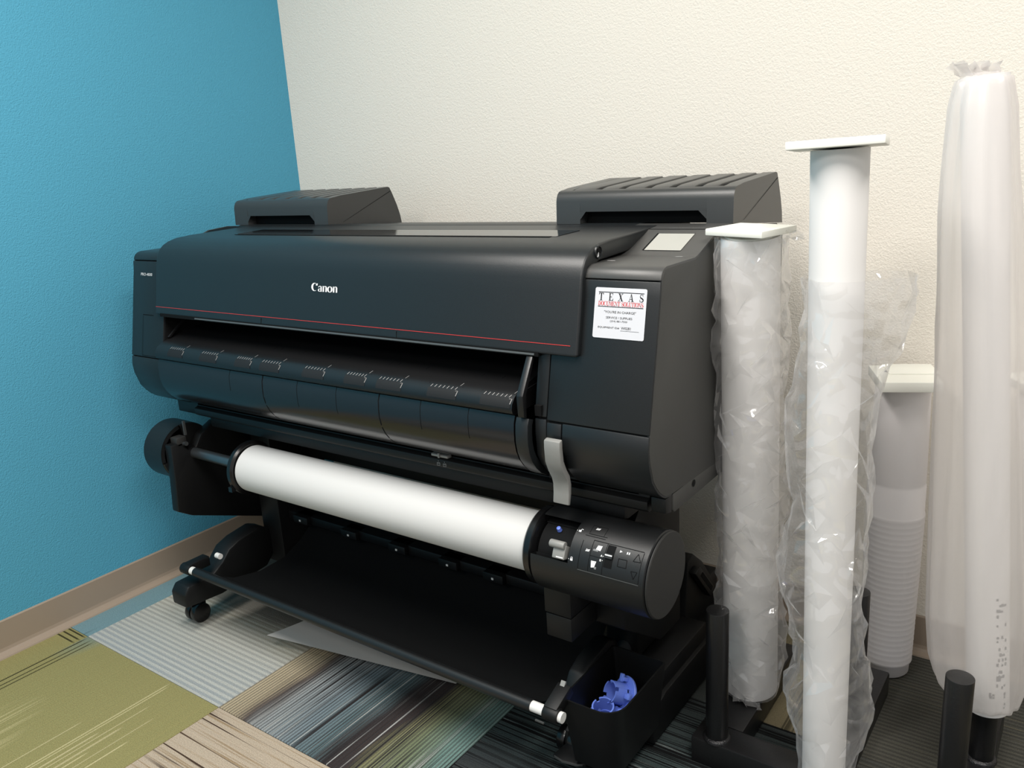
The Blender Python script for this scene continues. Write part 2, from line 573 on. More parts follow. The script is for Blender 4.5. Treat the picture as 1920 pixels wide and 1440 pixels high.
for i in range(len(TX) - 1):
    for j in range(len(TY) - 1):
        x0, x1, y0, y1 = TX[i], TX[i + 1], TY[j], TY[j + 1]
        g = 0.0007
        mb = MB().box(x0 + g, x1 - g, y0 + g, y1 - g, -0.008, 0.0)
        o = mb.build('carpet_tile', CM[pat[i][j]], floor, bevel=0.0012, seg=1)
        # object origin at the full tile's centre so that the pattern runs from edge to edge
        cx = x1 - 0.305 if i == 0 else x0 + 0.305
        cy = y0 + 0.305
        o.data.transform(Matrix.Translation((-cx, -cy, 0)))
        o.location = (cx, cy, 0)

# ------------------------------------------------------------------ flat print helpers
class Flat:
    """2-D print: polygons in (u, v), laid on a surface by a mapping function"""
    def __init__(self):
        self.polys = []

    def poly(self, pts):
        self.polys.append(list(pts))
        return self

    def rect(self, u0, v0, u1, v1):
        return self.poly([(u0, v0), (u1, v0), (u1, v1), (u0, v1)])

    def ribbon(self, pts, w, closed=False):
        P_ = [Vector(p) for p in pts]
        n_ = len(P_)
        ws = w if isinstance(w, (list, tuple)) else [w] * n_
        Ls, Rs = [], []
        for i in range(n_):
            a = P_[i - 1] if (i > 0 or closed) else P_[i]
            b = P_[(i + 1) % n_] if (i < n_ - 1 or closed) else P_[i]
            d = (b - a)
            d = d.normalized() if d.length > 1e-9 else Vector((1, 0))
            q = Vector((-d.y, d.x)) * ws[i] / 2
            Ls.append(P_[i] + q)
            Rs.append(P_[i] - q)
        for i in range(n_ if closed else n_ - 1):
            j = (i + 1) % n_
            self.poly([tuple(Ls[i]), tuple(Rs[i]), tuple(Rs[j]), tuple(Ls[j])])
        return self

    def outline(self, pts, w):
        for a, b in zip(pts, pts[1:] + pts[:1]):
            self.ribbon([a, b], w)
        return self

    def merge(self, other, sx=1, sy=1, ox=0, oy=0):
        for p in other.polys:
            self.polys.append([(x * sx + ox, y * sy + oy) for x, y in p])
        return self

    def build(self, name, m, parent, fn, stuff=False):
        mb = MB()
        for p in self.polys:
            mb.add([fn(u, v) for u, v in p], [tuple(range(len(p)))])
        o_ = mb.build(name, m, parent, flip=False)
        if stuff or len(self.polys) > 14:
            o_['kind'] = 'stuff'
        return o_


def arc(cx, cy, rx, ry, a0, a1, n=18):
    return [(cx + rx * math.cos(math.radians(a0 + (a1 - a0) * i / n)), cy + ry * math.sin(math.radians(a0 + (a1 - a0) * i / n))) for i in range(n + 1)]


def serif(ch):
    """bold Roman capitals in a box one unit high; returns shape and advance"""
    F = Flat()
    t, h = 0.19, 0.055

    def foot(x0, x1, v):
        F.rect(x0, v, x1, v + h)
    if ch == 'T':
        F.rect(0.33, 0, 0.33 + t, 1); F.rect(0.0, 1 - h, 0.85, 1); foot(0.2, 0.65, 0)
        F.poly([(0, 1), (0, 0.72), (0.03, 0.72), (0.16, 0.95)]); F.poly([(0.85, 1), (0.69, 0.95), (0.82, 0.72), (0.85, 0.72)])
        return F, 0.85
    if ch == 'E':
        F.rect(0.10, 0, 0.10 + t, 1); F.rect(0, 1 - h, 0.74, 1); F.rect(0, 0, 0.78, h); F.rect(0.25, 0.48, 0.52, 0.53)
        F.poly([(0.74, 1), (0.6, 0.95), (0.71, 0.74), (0.74, 0.74)]); F.poly([(0.78, 0), (0.82, 0.3), (0.79, 0.3), (0.62, 0.05)])
        F.rect(0.5, 0.36, 0.54, 0.65)
        return F, 0.82
    if ch == 'X':
        F.poly([(0.10, 1), (0.33, 1), (0.86, 0), (0.63, 0)]); F.poly([(0.74, 1), (0.80, 1), (0.18, 0), (0.12, 0)])
        foot(0.0, 0.42, 1 - h); foot(0.58, 0.92, 1 - h); foot(0.0, 0.34, 0); foot(0.52, 0.97, 0)
        return F, 0.97
    if ch == 'A':
        F.poly([(0.46, 1), (0.52, 1), (0.18, 0), (0.12, 0)]); F.poly([(0.44, 1), (0.54, 1), (0.88, 0), (0.66, 0)]); F.rect(0.26, 0.28, 0.72, 0.33)
        foot(0.0, 0.32, 0); foot(0.54, 1.0, 0)
        return F, 1.0
    if ch == 'S':
        pts = arc(0.36, 0.75, 0.26, 0.22, 25, 230, 16) + arc(0.37, 0.25, 0.29, 0.22, 50, -205, 20)
        n_ = len(pts)
        ws = [0.06 + 0.13 * math.exp(-((i / n_ - 0.5) / 0.16) ** 2) for i in range(n_)]
        F.ribbon(pts, ws); F.rect(0.58, 0.70, 0.62, 1.0); F.rect(0.06, 0.0, 0.10, 0.30)
        return F, 0.68
    if ch == 'D':
        F.rect(0.10, 0, 0.10 + t, 1); foot(0, 0.4, 0); foot(0, 0.4, 1 - h)
        pts = arc(0.38, 0.5, 0.42, 0.47, 90, -90, 20)
        F.ribbon(pts, [0.05 + 0.15 * math.sin(math.pi * i / 20) for i in range(21)])
        return F, 0.92
    if ch == 'O':
        pts = arc(0.45, 0.5, 0.37, 0.48, 0, 360, 32)[:-1]
        F.ribbon(pts, [0.05 + 0.15 * abs(math.cos(2 * math.pi * i / 32)) for i in range(32)], closed=True)
        return F, 0.9
    if ch == 'C':
        pts = arc(0.46, 0.5, 0.37, 0.48, 38, 322, 28)
        F.ribbon(pts, [0.05 + 0.16 * max(0, -math.cos(math.radians(38 + 284 * i / 28))) for i in range(29)]); F.rect(0.76, 0.68, 0.80, 1.0)
        return F, 0.88
    if ch == 'U':
        F.rect(0.10, 0.25, 0.10 + t, 1); F.rect(0.70, 0.25, 0.75, 1); foot(0, 0.4, 1 - h); foot(0.58, 0.88, 1 - h)
        F.ribbon([(0.2, 0.27)] + arc(0.46, 0.25, 0.27, 0.22, 180, 360, 14), [0.19] + [0.19 - 0.14 * i / 14 for i in range(15)])
        return F, 0.88
    if ch == 'M':
        F.rect(0.10, 0, 0.15, 1); F.rect(0.80, 0, 0.99, 1); F.poly([(0.10, 1), (0.32, 1), (0.58, 0.1), (0.50, 0)]); F.poly([(0.50, 0), (0.56, 0.1), (0.84, 1), (0.80, 1)])
        foot(0, 0.28, 0); foot(0.68, 1.1, 0); foot(0, 0.3, 1 - h); foot(0.8, 1.1, 1 - h)
        return F, 1.1
    if ch == 'N':
        F.rect(0.10, 0, 0.15, 1); F.rect(0.76, 0, 0.81, 1); F.poly([(0.08, 1), (0.32, 1), (0.81, 0), (0.70, 0)]); foot(0, 0.28, 0); foot(0.64, 0.92, 1 - h); foot(0, 0.3, 1 - h)
        return F, 0.92
    if ch == 'I':
        F.rect(0.12, 0, 0.12 + t, 1); foot(0, 0.43, 0); foot(0, 0.43, 1 - h)
        return F, 0.43
    if ch == 'L':
        F.rect(0.10, 0, 0.10 + t, 1); foot(0, 0.42, 1 - h); F.rect(0, 0, 0.74, h); F.poly([(0.74, 0), (0.78, 0.32), (0.75, 0.32), (0.55, 0.05)])
        return F, 0.78
    return F, 0.42


def serif_line(text, gap, u0, u1, v0, v1):
    out = Flat()
    x = 0
    items = []
    for c in text:
        g, w = serif(c)
        items.append((g, x))
        x += w + gap
    tot = x - gap
    sx, sy = (u1 - u0) / tot, (v1 - v0)
    for g, xo in items:
        out.merge(g, sx, sy, u0 + xo * sx, v0)
    return out


def sans_line(text, u0, u1, v0, v1):
    """plain sans lettering from the built-in vector font, fitted in a box"""
    cu = bpy.data.curves.new('lettering', 'FONT')
    cu.body = text
    cu.resolution_u = 2
    ob = bpy.data.objects.new('lettering', cu)
    C.objects.link(ob)
    bpy.context.view_layer.update()
    me = bpy.data.meshes.new_from_object(ob.evaluated_get(bpy.context.evaluated_depsgraph_get()))
    xs = [v.co.x for v in me.vertices]
    ys = [v.co.y for v in me.vertices]
    F = Flat()
    ax, bx, ay, by = min(xs), max(xs), min(ys), max(ys)
    for p in me.polygons:
        F.poly([(u0 + (me.vertices[i].co.x - ax) / (bx - ax) * (u1 - u0), v0 + (me.vertices[i].co.y - ay) / (by - ay) * (v1 - v0)) for i in p.vertices])
    bpy.data.objects.remove(ob, do_unlink=True)
    bpy.data.curves.remove(cu)
    bpy.data.meshes.remove(me)
    return F


# ------------------------------------------------------------------ the printer
XL, XR = -2.165, -0.601
printer = thing('large_format_printer', 'black wide-format inkjet printer on a stand in the corner of the room', 'printer', (-1.385, 1.45, 0.0))

# outline of the body seen from the end (y, z)
FRONT = [(1.238, 1.020), (1.235, 0.995), (1.187, 0.770)]
CURVE = [(1.1868, 0.7690), (1.183, 0.745), (1.185, 0.721), (1.196, 0.684), (1.209, 0.666), (1.221, 0.653), (1.236, 0.642), (1.248, 0.636), (1.274, 0.632)]
TOP = [(1.239, 1.023), (1.242, 1.031), (1.246, 1.037), (1.252, 1.041), (1.262, 1.044), (1.376, 1.044), (1.389, 1.047), (1.482, 1.081), (1.55, 1.086)]
BACK = [(1.80, 1.066), (1.84, 1.04), (1.84, 0.64), (1.80, 0.61)]


def inset(prof, d):
    cy = sum(p[0] for p in prof) / len(prof)
    cz = sum(p[1] for p in prof) / len(prof)
    out = []
    n_ = len(prof)
    for i in range(n_):
        a, b, c = Vector(prof[i - 1]), Vector(prof[i]), Vector(prof[(i + 1) % n_])
        t = ((b - a).normalized() + (c - b).normalized())
        q = Vector((-t.y, t.x))
        q = q.normalized() if q.length > 1e-9 else Vector((0, 0))
        if q.dot(Vector((cy, cz)) - b) < 0:
            q = -q
        out.append(tuple(b + q * d))
    return out


whole = TOP + BACK + CURVE[::-1] + [(1.187, 0.770), (1.235, 0.995)]
core = inset(whole, 0.005)
# dark inner core of both ends; shows only in the joints
MB().prism(core, -0.826, XR - 0.006).build('inner_frame', M['dark'], printer)
MB().prism(core, XL + 0.006, -2.014).build('inner_frame', M['dark'], printer)
# mid chassis behind the paper slot
MB().prism([(1.345, 0.64), (1.345, 0.875), (1.25, 0.90), (1.25, 1.03), (1.80, 1.06), (1.83, 1.03), (1.83, 0.62)], -2.014, -0.826).build('chassis', M['dark'], printer)


def shell(front, thick):
    """skin that follows an open outline"""
    inner = []
    n_ = len(front)
    for i in range(n_):
        a = Vector(front[max(i - 1, 0)])
        b = Vector(front[min(i + 1, n_ - 1)])
        d = (b - a).normalized()
        q = Vector((d.y, -d.x))
        if q.dot(Vector((1.5, 0.85)) - Vector(front[i])) < 0:
            q = -q
        inner.append(tuple(Vector(front[i]) + q * thick))
    return front + inner[::-1]


for x0, x1, nm in ((-0.806, -0.6025, 'right'), (XL + 0.0015, -2.016, 'left')):
    MB().prism(shell([(1.2382, 1.0210), (1.2345, 0.995), (1.1872, 0.7712)], 0.012), x0, x1).build('front_panel', M['body'], printer, bevel=0.002)
# lower front door, right, and its counterpart, left
MB().prism(shell(CURVE, 0.012), -0.773, -0.6025).build('lower_front_panel', M['body'], printer, bevel=0.002)
MB().prism(shell(CURVE, 0.012), XL + 0.0015, -2.016).build('lower_front_panel', M['body'], printer, bevel=0.002)
# strip beside the paper slot, lever pocket
MB().prism(shell([(1.2382, 1.0210), (1.2345, 0.995), (1.1885, 0.7760)], 0.012), -0.8325, -0.8075).build('slot_side_strip', M['body'], printer, bevel=0.0012)
MB().prism(shell([(1.187, 0.767), (1.185, 0.752), (1.184, 0.737)], 0.010), -0.806, -0.7755).build('lever_pocket_cover', M['body'], printer, bevel=0.0012)
MB().prism(shell([(1.189, 0.771), (1.187, 0.745), (1.190, 0.70), (1.20, 0.68), (1.222, 0.655)], 0.010), -0.8325, -0.8085).build('slot_lower_strip', M['body'], printer, bevel=0.0012)
MB().box(-0.830, -0.816, 1.1855, 1.20, 0.777, 0.797).build('slot_notch', M['dark'], printer)
# control panel housing and its twin on the left
ctl = shell(TOP, 0.012)
housing = MB().prism(ctl, -0.80, -0.6025).build('control_panel_housing', M['housing'], printer, bevel=0.0015)
MB().prism(shell(TOP[:6] + [(1.40, 1.046), (1.55, 1.06)], 0.012), XL + 0.0015, -1.98).build('left_top_cover', M['body'], printer, bevel=0.004)
# side skins set a hair inside the front panels so that a joint line shows
side = inset(whole, 0.0042)
MB().prism(side, XR - 0.007, XR - 0.0005).build('side_cover', M['body_side'], printer, bevel=0.001)
MB().prism(side, XL, XL + 0.007).build('side_cover', M['body_side'], printer, bevel=0.001)
# base rail under the body
MB().prism([(1.277, 0.634), (1.277, 0.602), (1.283, 0.597), (1.80, 0.597), (1.80, 0.634)], -0.66, XR - 0.001).build('base_rail', M['body_side'], printer, bevel=0.002)
MB().prism([(1.249, 0.634), (1.249, 0.606), (1.2735, 0.600), (1.2735, 0.634)], -0.632, XR - 0.002).build('base_rail_end', M['stand'], printer, bevel=0.002)
MB().box(XL + 0.06, -0.66, 1.262, 1.80, 0.597, 0.634).build('base_tray', M['stand'], printer, bevel=0.003)
MB().lathe((XR + 0.0004, 1.364, 0.624), (1, 0, 0), [(0, 0), (0, 0.007)], n=16).build('side_hole', M['dark'], printer)

# hinged top cover with its rolled front edge
lid_out = [(1.2005, 0.889), (1.2015, 0.895), (1.2225, 1.000), (1.2270, 1.022), (1.2330, 1.040), (1.2420, 1.0535), (1.2540, 1.063), (1.2700, 1.0705), (1.295, 1.0765), (1.335, 1.0795), (1.40, 1.081), (1.53, 1.0845)]
lid_in = [(1.53, 1.060), (1.40, 1.050), (1.29, 1.046), (1.262, 1.035), (1.246, 1.010), (1.240, 0.985), (1.222, 0.895), (1.215, 0.889)]
lid = MB().prism(lid_out + lid_in, -2.036, -0.745).build('top_cover', M['body'], printer, bevel=0.0045, seg=3)
M_red = MB().prism([(1.2033, 0.9080), (1.2035, 0.9090), (1.2060, 0.9087), (1.2054, 0.9077)], -2.033, -0.760).build('red_trim_line', M['redline'], lid)
for sx in (-1.602, -1.173):
    MB().prism([(1.2008, 0.8925), (1.2024, 0.9050), (1.2040, 0.9050), (1.2024, 0.8925)], sx - 0.0006, sx + 0.0006).build('joint_line', M['dark'], lid)
# sunken glossy window along the top of the cover
MB().prism([(1.342, 1.0805), (1.352, 1.0800), (1.352, 1.0812), (1.342, 1.0808)], -1.85, -0.885).build('window_edge', M['dark'], lid)
MB().prism([(1.352, 1.0797), (1.44, 1.0824), (1.44, 1.0835), (1.352, 1.0808)], -1.86, -0.875).build('cover_window', M['window'], lid)
MB().prism([(1.535, 1.075), (1.535, 1.083), (1.56, 1.086), (1.80, 1.067), (1.80, 1.05), (1.56, 1.07)], -2.10, -0.80).build('rear_top_cover', M['body'], printer, bevel=0.002)
# lock boss on the cover's right side
lk = MB().lathe((-0.7452, 1.284, 1.062), (1, 0, 0), [(0, 0.0125), (0.003, 0.012), (0.003, 0.0095), (0.0008, 0.009), (0.0008, 0)], n=28).build('lock_boss', M['body'], lid)
MB().box(-0.7445, -0.7425, 1.279, 1.289, 1.060, 1.068).build('lock_slot', M['dark'], lk)
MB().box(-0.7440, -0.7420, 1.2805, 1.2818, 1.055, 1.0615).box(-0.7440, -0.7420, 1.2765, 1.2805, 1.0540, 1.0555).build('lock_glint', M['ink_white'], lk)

# lettering on the cover: high-contrast brand letters
def lid_front(u, v):       # u = x, v = height; the front of the cover leans back
    return (u, 1.2015 + (v - 0.895) * (0.021 / 0.105) - 0.0009, v)


def panel_front(u, v):
    return (u, 1.1875 + (v - 0.7725) * (0.047 / 0.2225) - 0.0007, v)


brand = Flat()
B = brand
# C
pts = arc(0.46, 0.72, 0.37, 0.63, 48, 300, 26)
B.ribbon(pts, [0.07 + 0.20 * max(0, -math.cos(math.radians(48 + 252 * i / 26))) ** 0.8 for i in range(27)])
B.poly([(0.58, 1.02), (0.70, 1.28), (0.88, 1.36), (0.86, 1.02), (0.78, 0.96)])


def low_n(o):
    B.rect(o, 0.0, o + 0.21, 0.93)
    B.poly([(o - 0.06, 0.93), (o, 0.80), (o + 0.21, 0.80), (o + 0.21, 0.97)])
    B.ribbon([(o + 0.18, 0.80), (o + 0.28, 0.90), (o + 0.38, 0.92), (o + 0.46, 0.86), (o + 0.50, 0.72), (o + 0.50, 0.0)], [0.05, 0.09, 0.13, 0.18, 0.21, 0.21])


def low_o(o):
    p_ = arc(o + 0.34, 0.46, 0.27, 0.45, 0, 360, 28)[:-1]
    B.ribbon(p_, [0.07 + 0.17 * abs(math.cos(2 * math.pi * i / 28)) for i in range(28)], closed=True)


o = 0.96   # a
B.ribbon([(o + 0.05, 0.70), (o + 0.12, 0.86), (o + 0.25, 0.92), (o + 0.38, 0.86), (o + 0.42, 0.72), (o + 0.42, 0.0)], [0.12, 0.10, 0.10, 0.16, 0.20, 0.20])
p_ = arc(o + 0.22, 0.25, 0.17, 0.22, 40, 330, 16)
B.ribbon(p_, [0.06 + 0.12 * max(0, -math.cos(math.radians(40 + 290 * i / 16))) for i in range(17)])
low_n(1.60)
low_o(2.28)
low_n(3.06)
tot = 3.67
bf = Flat().merge(brand, 0.0815 / tot, 0.0175 / 1.36, -1.431, 0.9735)
bf.build('brand_lettering', M['ink_white'], lid, lid_front)
sans_line('PRO-4000', -2.124, -2.071, 0.9830, 0.9905).build('model_lettering', M['ink_white'], printer, lambda u, v: (panel_front(u, v)[0], panel_front(u, v)[1] - 0.0004, v))
# joint lines of the small service door on the left front
jl = Flat()
jl.rect(-2.111, 0.8805, -2.062, 0.8825)
jl.rect(-2.1115, 0.7735, -2.1105, 0.8800).rect(-2.1115, 0.7740, -2.030, 0.7752)
jl.build('service_door_joint', M['dark'], printer, panel_front)
MB().prism(shell([(1.190, 0.790), (1.1885, 0.776)], 0.003), -2.045, -2.030).build('service_door_latch', M['dark'], printer, xf=Matrix.Translation((0, -0.0018, 0)))

# paper slot
MB().box(-2.014, -0.826, 1.20, 1.345, 0.884, 0.892).build('slot_roof', M['dark'], printer)
MB().prism([(1.1975, 0.8868), (1.1990, 0.8855), (1.202, 0.888), (1.199, 0.890)], -1.86, -0.834).build('slot_lip', M['lip'], printer)
shelf_prof = [(1.345, 0.8500), (1.26, 0.834), (1.205, 0.8205), (1.188, 0.8150), (1.1765, 0.8075), (1.1690, 0.7970), (1.1670, 0.7880), (1.1690, 0.7800), (1.1760, 0.7755), (1.190, 0.775), (1.345, 0.79)]
shelf = MB().prism(shelf_prof, -2.014, -0.868).build('paper_output_shelf', M['shelf'], printer, bevel=0.0)


def on_shelf(u, s):
    """s = distance back from the front of the shelf's lip, over its rounded nose"""
    line = [(1.1670, 0.7880), (1.1690, 0.7970), (1.1765, 0.8075), (1.188, 0.8150), (1.205, 0.8205), (1.26, 0.834)]
    d = 0.0
    for a, b in zip(line[:-1], line[1:]):
        l = math.hypot(b[0] - a[0], b[1] - a[1])
        if d + l >= s or b == line[-1]:
            k = (s - d) / l
            ty, tz = (b[0] - a[0]) / l, (b[1] - a[1]) / l
            return (u, a[0] + (b[0] - a[0]) * k - tz * 0.0006, a[1] + (b[1] - a[1]) * k + ty * 0.0006)
        d += l


for a, b in ((-1.958, -1.893), (-1.822, -1.753), (-1.682, -1.622), (-1.589, -1.519), (-1.441, -1.371), (-1.308, -1.245), (-1.213, -1.143), (-1.074, -1.000), (-0.942, -0.872)):
    pt = Flat()
    for i in range(8):
        u0, u1 = a + (b - a) * i / 8, a + (b - a) * (i + 1) / 8
        for s0, s1 in ((0.002, 0.009), (0.009, 0.018), (0.018, 0.022)):
            pt.rect(u0, s0, u1, s1)
    patch = pt.build('paper_scale_patch', M['shelf_patch'], shelf, on_shelf)
    tk = Flat()
    nt_ = 7
    for i in range(nt_):
        u = a + 0.004 + (b - a - 0.012) * i / (nt_ - 1)
        tk.poly([(u, 0.0225), (u + 0.0016, 0.0225), (u + 0.0040, 0.0290), (u + 0.0024, 0.0290)])
    tk.poly([(b - 0.0024, 0.002), (b - 0.0008, 0.002), (b - 0.0004, 0.010), (b - 0.0020, 0.010)])
    tk.poly([(b - 0.0020, 0.010), (b - 0.0004, 0.010), (b + 0.0012, 0.0205), (b - 0.0004, 0.0205)])
    tk.rect(b - 0.006, 0.0195, b, 0.0208)
    tk.poly([(b - 0.001, 0.033), (b, 0.033), (b + 0.003, 0.042), (b + 0.002, 0.042)])
    tk.build('paper_scale_marks', M['ink_dim'], patch, on_shelf)
    for uu in (a - 0.004, b + 0.006):
        Flat().poly([(uu, 0.030), (uu + 0.0010, 0.030), (uu + 0.018, 0.085), (uu + 0.017, 0.085)]).build('paper_guide_groove', M['dark'], shelf, on_shelf)

# end brackets of the shelf
MB().prism([(1.20, 0.884), (1.206, 0.880), (1.174, 0.818), (1.172, 0.775), (1.163, 0.778), (1.161, 0.818), (1.165, 0.824)], -0.852, -0.838).build('slot_end_bracket', M['shelf'], printer, bevel=0.0015)
MB().prism([(1.280, 0.884), (1.288, 0.880), (1.215, 0.825), (1.208, 0.828)], -2.012, -2.006).build('slot_end_bracket', M['shelf'], printer, bevel=0.001)

# rounded glossy guide below the slot
GUIDE = [(1.176, 0.7745), (1.171, 0.762), (1.1692, 0.745), (1.1690, 0.727), (1.1730, 0.706), (1.1810, 0.688), (1.1930, 0.672), (1.2080, 0.658), (1.226, 0.648), (1.246, 0.641), (1.262, 0.639)]
guide = MB().prism(shell(GUIDE, 0.010), -2.014, -0.868).build('front_paper_guide', M['gloss'], printer)
MB().prism(shell([(y - 0.004, z) for y, z in GUIDE], 0.016), -0.862, -0.8345).build('guide_end_cover', M['body'], printer, bevel=0.0012)


def on_guide(u, s):
    d = 0.0
    for a, b in zip(GUIDE[:-1], GUIDE[1:]):
        l = math.hypot(b[0] - a[0], b[1] - a[1])
        if d + l >= s or b == GUIDE[-1]:
            k = (s - d) / l
            ty, tz = (b[0] - a[0]) / l, (b[1] - a[1]) / l
            return (u, a[0] + (b[0] - a[0]) * k + tz * 0.0005, a[1] + (b[1] - a[1]) * k - ty * 0.0005)
        d += l


for sx, w, l in ((-1.590, 0.0026, 0.155), (-1.214, 0.0026, 0.155), (-1.713, 0.0009, 0.05), (-1.468, 0.0009, 0.06), (-1.341, 0.0009, 0.06), (-1.098, 0.0009, 0.06), (-0.976, 0.0009, 0.06)):
    g_ = Flat()
    k = 12
    for i in range(k):
        g_.rect(sx, l * i / k, sx + w, l * (i + 1) / k)
    g_.build('guide_joint', M['dark'], guide, on_guide)
# dark beam under the guide with a little release catch
MB().prism([(1.262, 0.637), (1.262, 0.625), (1.250, 0.620), (1.250, 0.604), (1.258, 0.598), (1.34, 0.598), (1.34, 0.637)], -2.01, -0.64).build('feed_beam', M['stand'], printer, bevel=0.002)
MB().prism([(1.275, 0.598), (1.275, 0.565), (1.29, 0.560), (1.36, 0.560), (1.36, 0.598)], -1.98, -0.70).build('feed_throat', M['stand'], printer, bevel=0.002)
ct = MB().prism([(1.2475, 0.632), (1.2475, 0.626), (1.262, 0.624), (1.262, 0.634)], -1.150, -1.104).build('release_catch', M['grey'], printer, bevel=0.002)
MB().box(-1.128, -1.124, 1.244, 1.2475, 0.626, 0.636).build('catch_rib', M['grey'], ct)
ic = Flat()
for u in (-1.136, -1.119):
    ic.outline([(u, 0.606), (u + 0.008, 0.607), (u + 0.008, 0.613), (u, 0.612)], 0.0012).ribbon([(u + 0.001, 0.610), (u + 0.007, 0.6105)], 0.001).rect(u + 0.003, 0.6155, u + 0.005, 0.6172)
ic.build('catch_symbols', M['ink_grey'], printer, lambda u, v: (u, 1.2492, v))
# grey paper-release lever
lev = [(1.176, 0.744), (1.1655, 0.741), (1.1650, 0.727), (1.1665, 0.700), (1.176, 0.678), (1.1855, 0.662), (1.1890, 0.650), (1.1885, 0.632), (1.1860, 0.613), (1.1930, 0.611), (1.1985, 0.632), (1.2000, 0.650), (1.1960, 0.668), (1.186, 0.684), (1.178, 0.702), (1.176, 0.727)]
MB().prism(lev, -0.8005, -0.7665).build('paper_release_lever', M['grey'], printer, bevel=0.0022, seg=2)
MB().box(-0.806, -0.7755, 1.187, 1.20, 0.66, 0.738).build('lever_slot', M['dark'], printer)

# ink cartridge covers on both top corners
def cart_profile(z_drop=0.0, recess=False):
    p_ = []
    if recess:
        p_ += [(1.580, 1.085), (1.576, 1.109), (1.5495, 1.1105)]
    else:
        p_ += [(1.5475, 1.085)]
    p_ += [(1.5500, 1.132), (1.5520, 1.140), (1.5560, 1.1475), (1.5625, 1.1525), (1.572, 1.1545)]
    p_ += [(1.583, 1.1555 - z_drop), (1.600, 1.158 - z_drop * 1.0), (1.786, 1.1690 - z_drop)]
    p_ += [(1.793, 1.1665), (1.802, 1.150), (1.818, 1.115), (1.828, 1.085), (1.832, 1.060)]
    return p_


def cart_cover(dx):
    # body with rounded end faces, slots cut in as lower ribs, finger recess in front
    x0, x1 = -0.9985 + dx, -0.6015 + dx
    gro = [-0.906, -0.851, -0.792, -0.737, -0.682, -0.634]
    body = MB()
    pf = cart_profile(0.0115, False)
    pr = cart_profile(0.0115, True)
    full = cart_profile(0.0, False)
    body.prism(full, x0, -0.9705 + dx)
    body.prism(pf, -0.9705 + dx, -0.939 + dx)
    body.prism(pr, -0.939 + dx, -0.655 + dx)
    body.prism(pf, -0.655 + dx, -0.629 + dx)
    body.prism(full, -0.629 + dx, x1)
    c_ = body.build('cartridge_cover', M['cart'], printer, merge=False)
    xs = [-0.9700] + sum([[g_ - 0.010, g_ + 0.005] for g_ in gro], [])[:-1]
    pad = [(1.572, 1.146), (1.5735, 1.1535), (1.583, 1.1560), (1.600, 1.1585), (1.786, 1.1690), (1.793, 1.1660), (1.797, 1.158), (1.79, 1.150)]
    for a, b in zip(xs[0::2], xs[1::2]):
        MB().prism(pad, a + dx, b + dx).build('cover_top_rib', M['cart'], c_, bevel=0.0022)
    # diagonal joint on the end face and dark finger recess
    MB().add([(x1 + 0.0006, 1.600, 1.087), (x1 + 0.0006, 1.602, 1.087), (x1 + 0.0006, 1.7965, 1.1565), (x1 + 0.0006, 1.795, 1.1575)], [(0, 1, 2, 3)]).build('cover_joint', M['dark'], c_, flip=False)
    rc = MB()
    rc.box(-0.936 + dx, -0.658 + dx, 1.5745, 1.580, 1.0865, 1.1085)
    rc.build('finger_recess', M['dark'], c_)
    MB().add([(-0.939 + dx, 1.5485, 1.1105), (-0.925 + dx, 1.5485, 1.1105), (-0.939 + dx, 1.5480, 1.094)], [(0, 1, 2)]).build('recess_corner', M['cart'], c_, flip=False)
    MB().add([(-0.655 + dx, 1.5485, 1.1105), (-0.672 + dx, 1.5485, 1.1105), (-0.655 + dx, 1.5480, 1.094)], [(0, 2, 1)]).build('recess_corner', M['cart'], c_, flip=False)
    return c_


cart_cover(0.0)
cart_cover(-1.1195)

# touch screen and print on the control panel (sloping face)
def on_slope(u, y, lift=0.0008):
    k = 0.034 / 0.093
    return (u, y - lift * 0.343, 1.047 + (y - 1.389) * k + lift)


scr = Flat().rect(-0.7185, 1.400, -0.6415, 1.466).build('screen_bezel', M['dark'], housing, lambda u, v: on_slope(u, v, 0.0005))
Flat().poly([(-0.714, 1.400), (-0.6415, 1.400), (-0.6415, 1.4635), (-0.714, 1.4635)]).build('touch_screen', M['screen'], housing, lambda u, v: on_slope(u, v, 0.0010))
tl_ = Flat().rect(-0.745, 1.481, -0.6035, 1.4828)
tl_.build('panel_joint', M['dark'], housing, lambda u, v: on_slope(u, v, 0.0006))
mk = Flat()
for i in range(11):
    u = -0.706 + i * 0.0066
    mk.rect(u, 1.4895, u + (0.0046 if i % 3 else 0.0034), 1.4912)
mk.build('panel_small_print', M['ink_grey'], housing, lambda u, v: (u, v, 1.081 + (v - 1.482) * 0.0735 + 0.0008))
mk = Flat().poly([(-0.640, 1.372), (-0.628, 1.3745), (-0.626, 1.3775), (-0.638, 1.3745)])
mk.build('panel_mark', M['ink_white'], housing, lambda u, v: (u, v, 1.0446))
Flat().rect(-0.738, 1.303, -0.722, 1.3052).build('panel_mark', M['ink_white'], housing, lambda u, v: (u, v, 1.0446))

# equipment sticker
SU0, SU1, SV0, SV1 = -0.7235, -0.6255, 0.9245, 1.0085


def on_sticker(lift):
    def fn(u, v):
        x = SU0 + (SU1 - SU0) * u
        z = SV0 + (SV1 - SV0) * v
        p_ = panel_front(x, z)
        return (p_[0], p_[1] - lift, p_[2])
    return fn


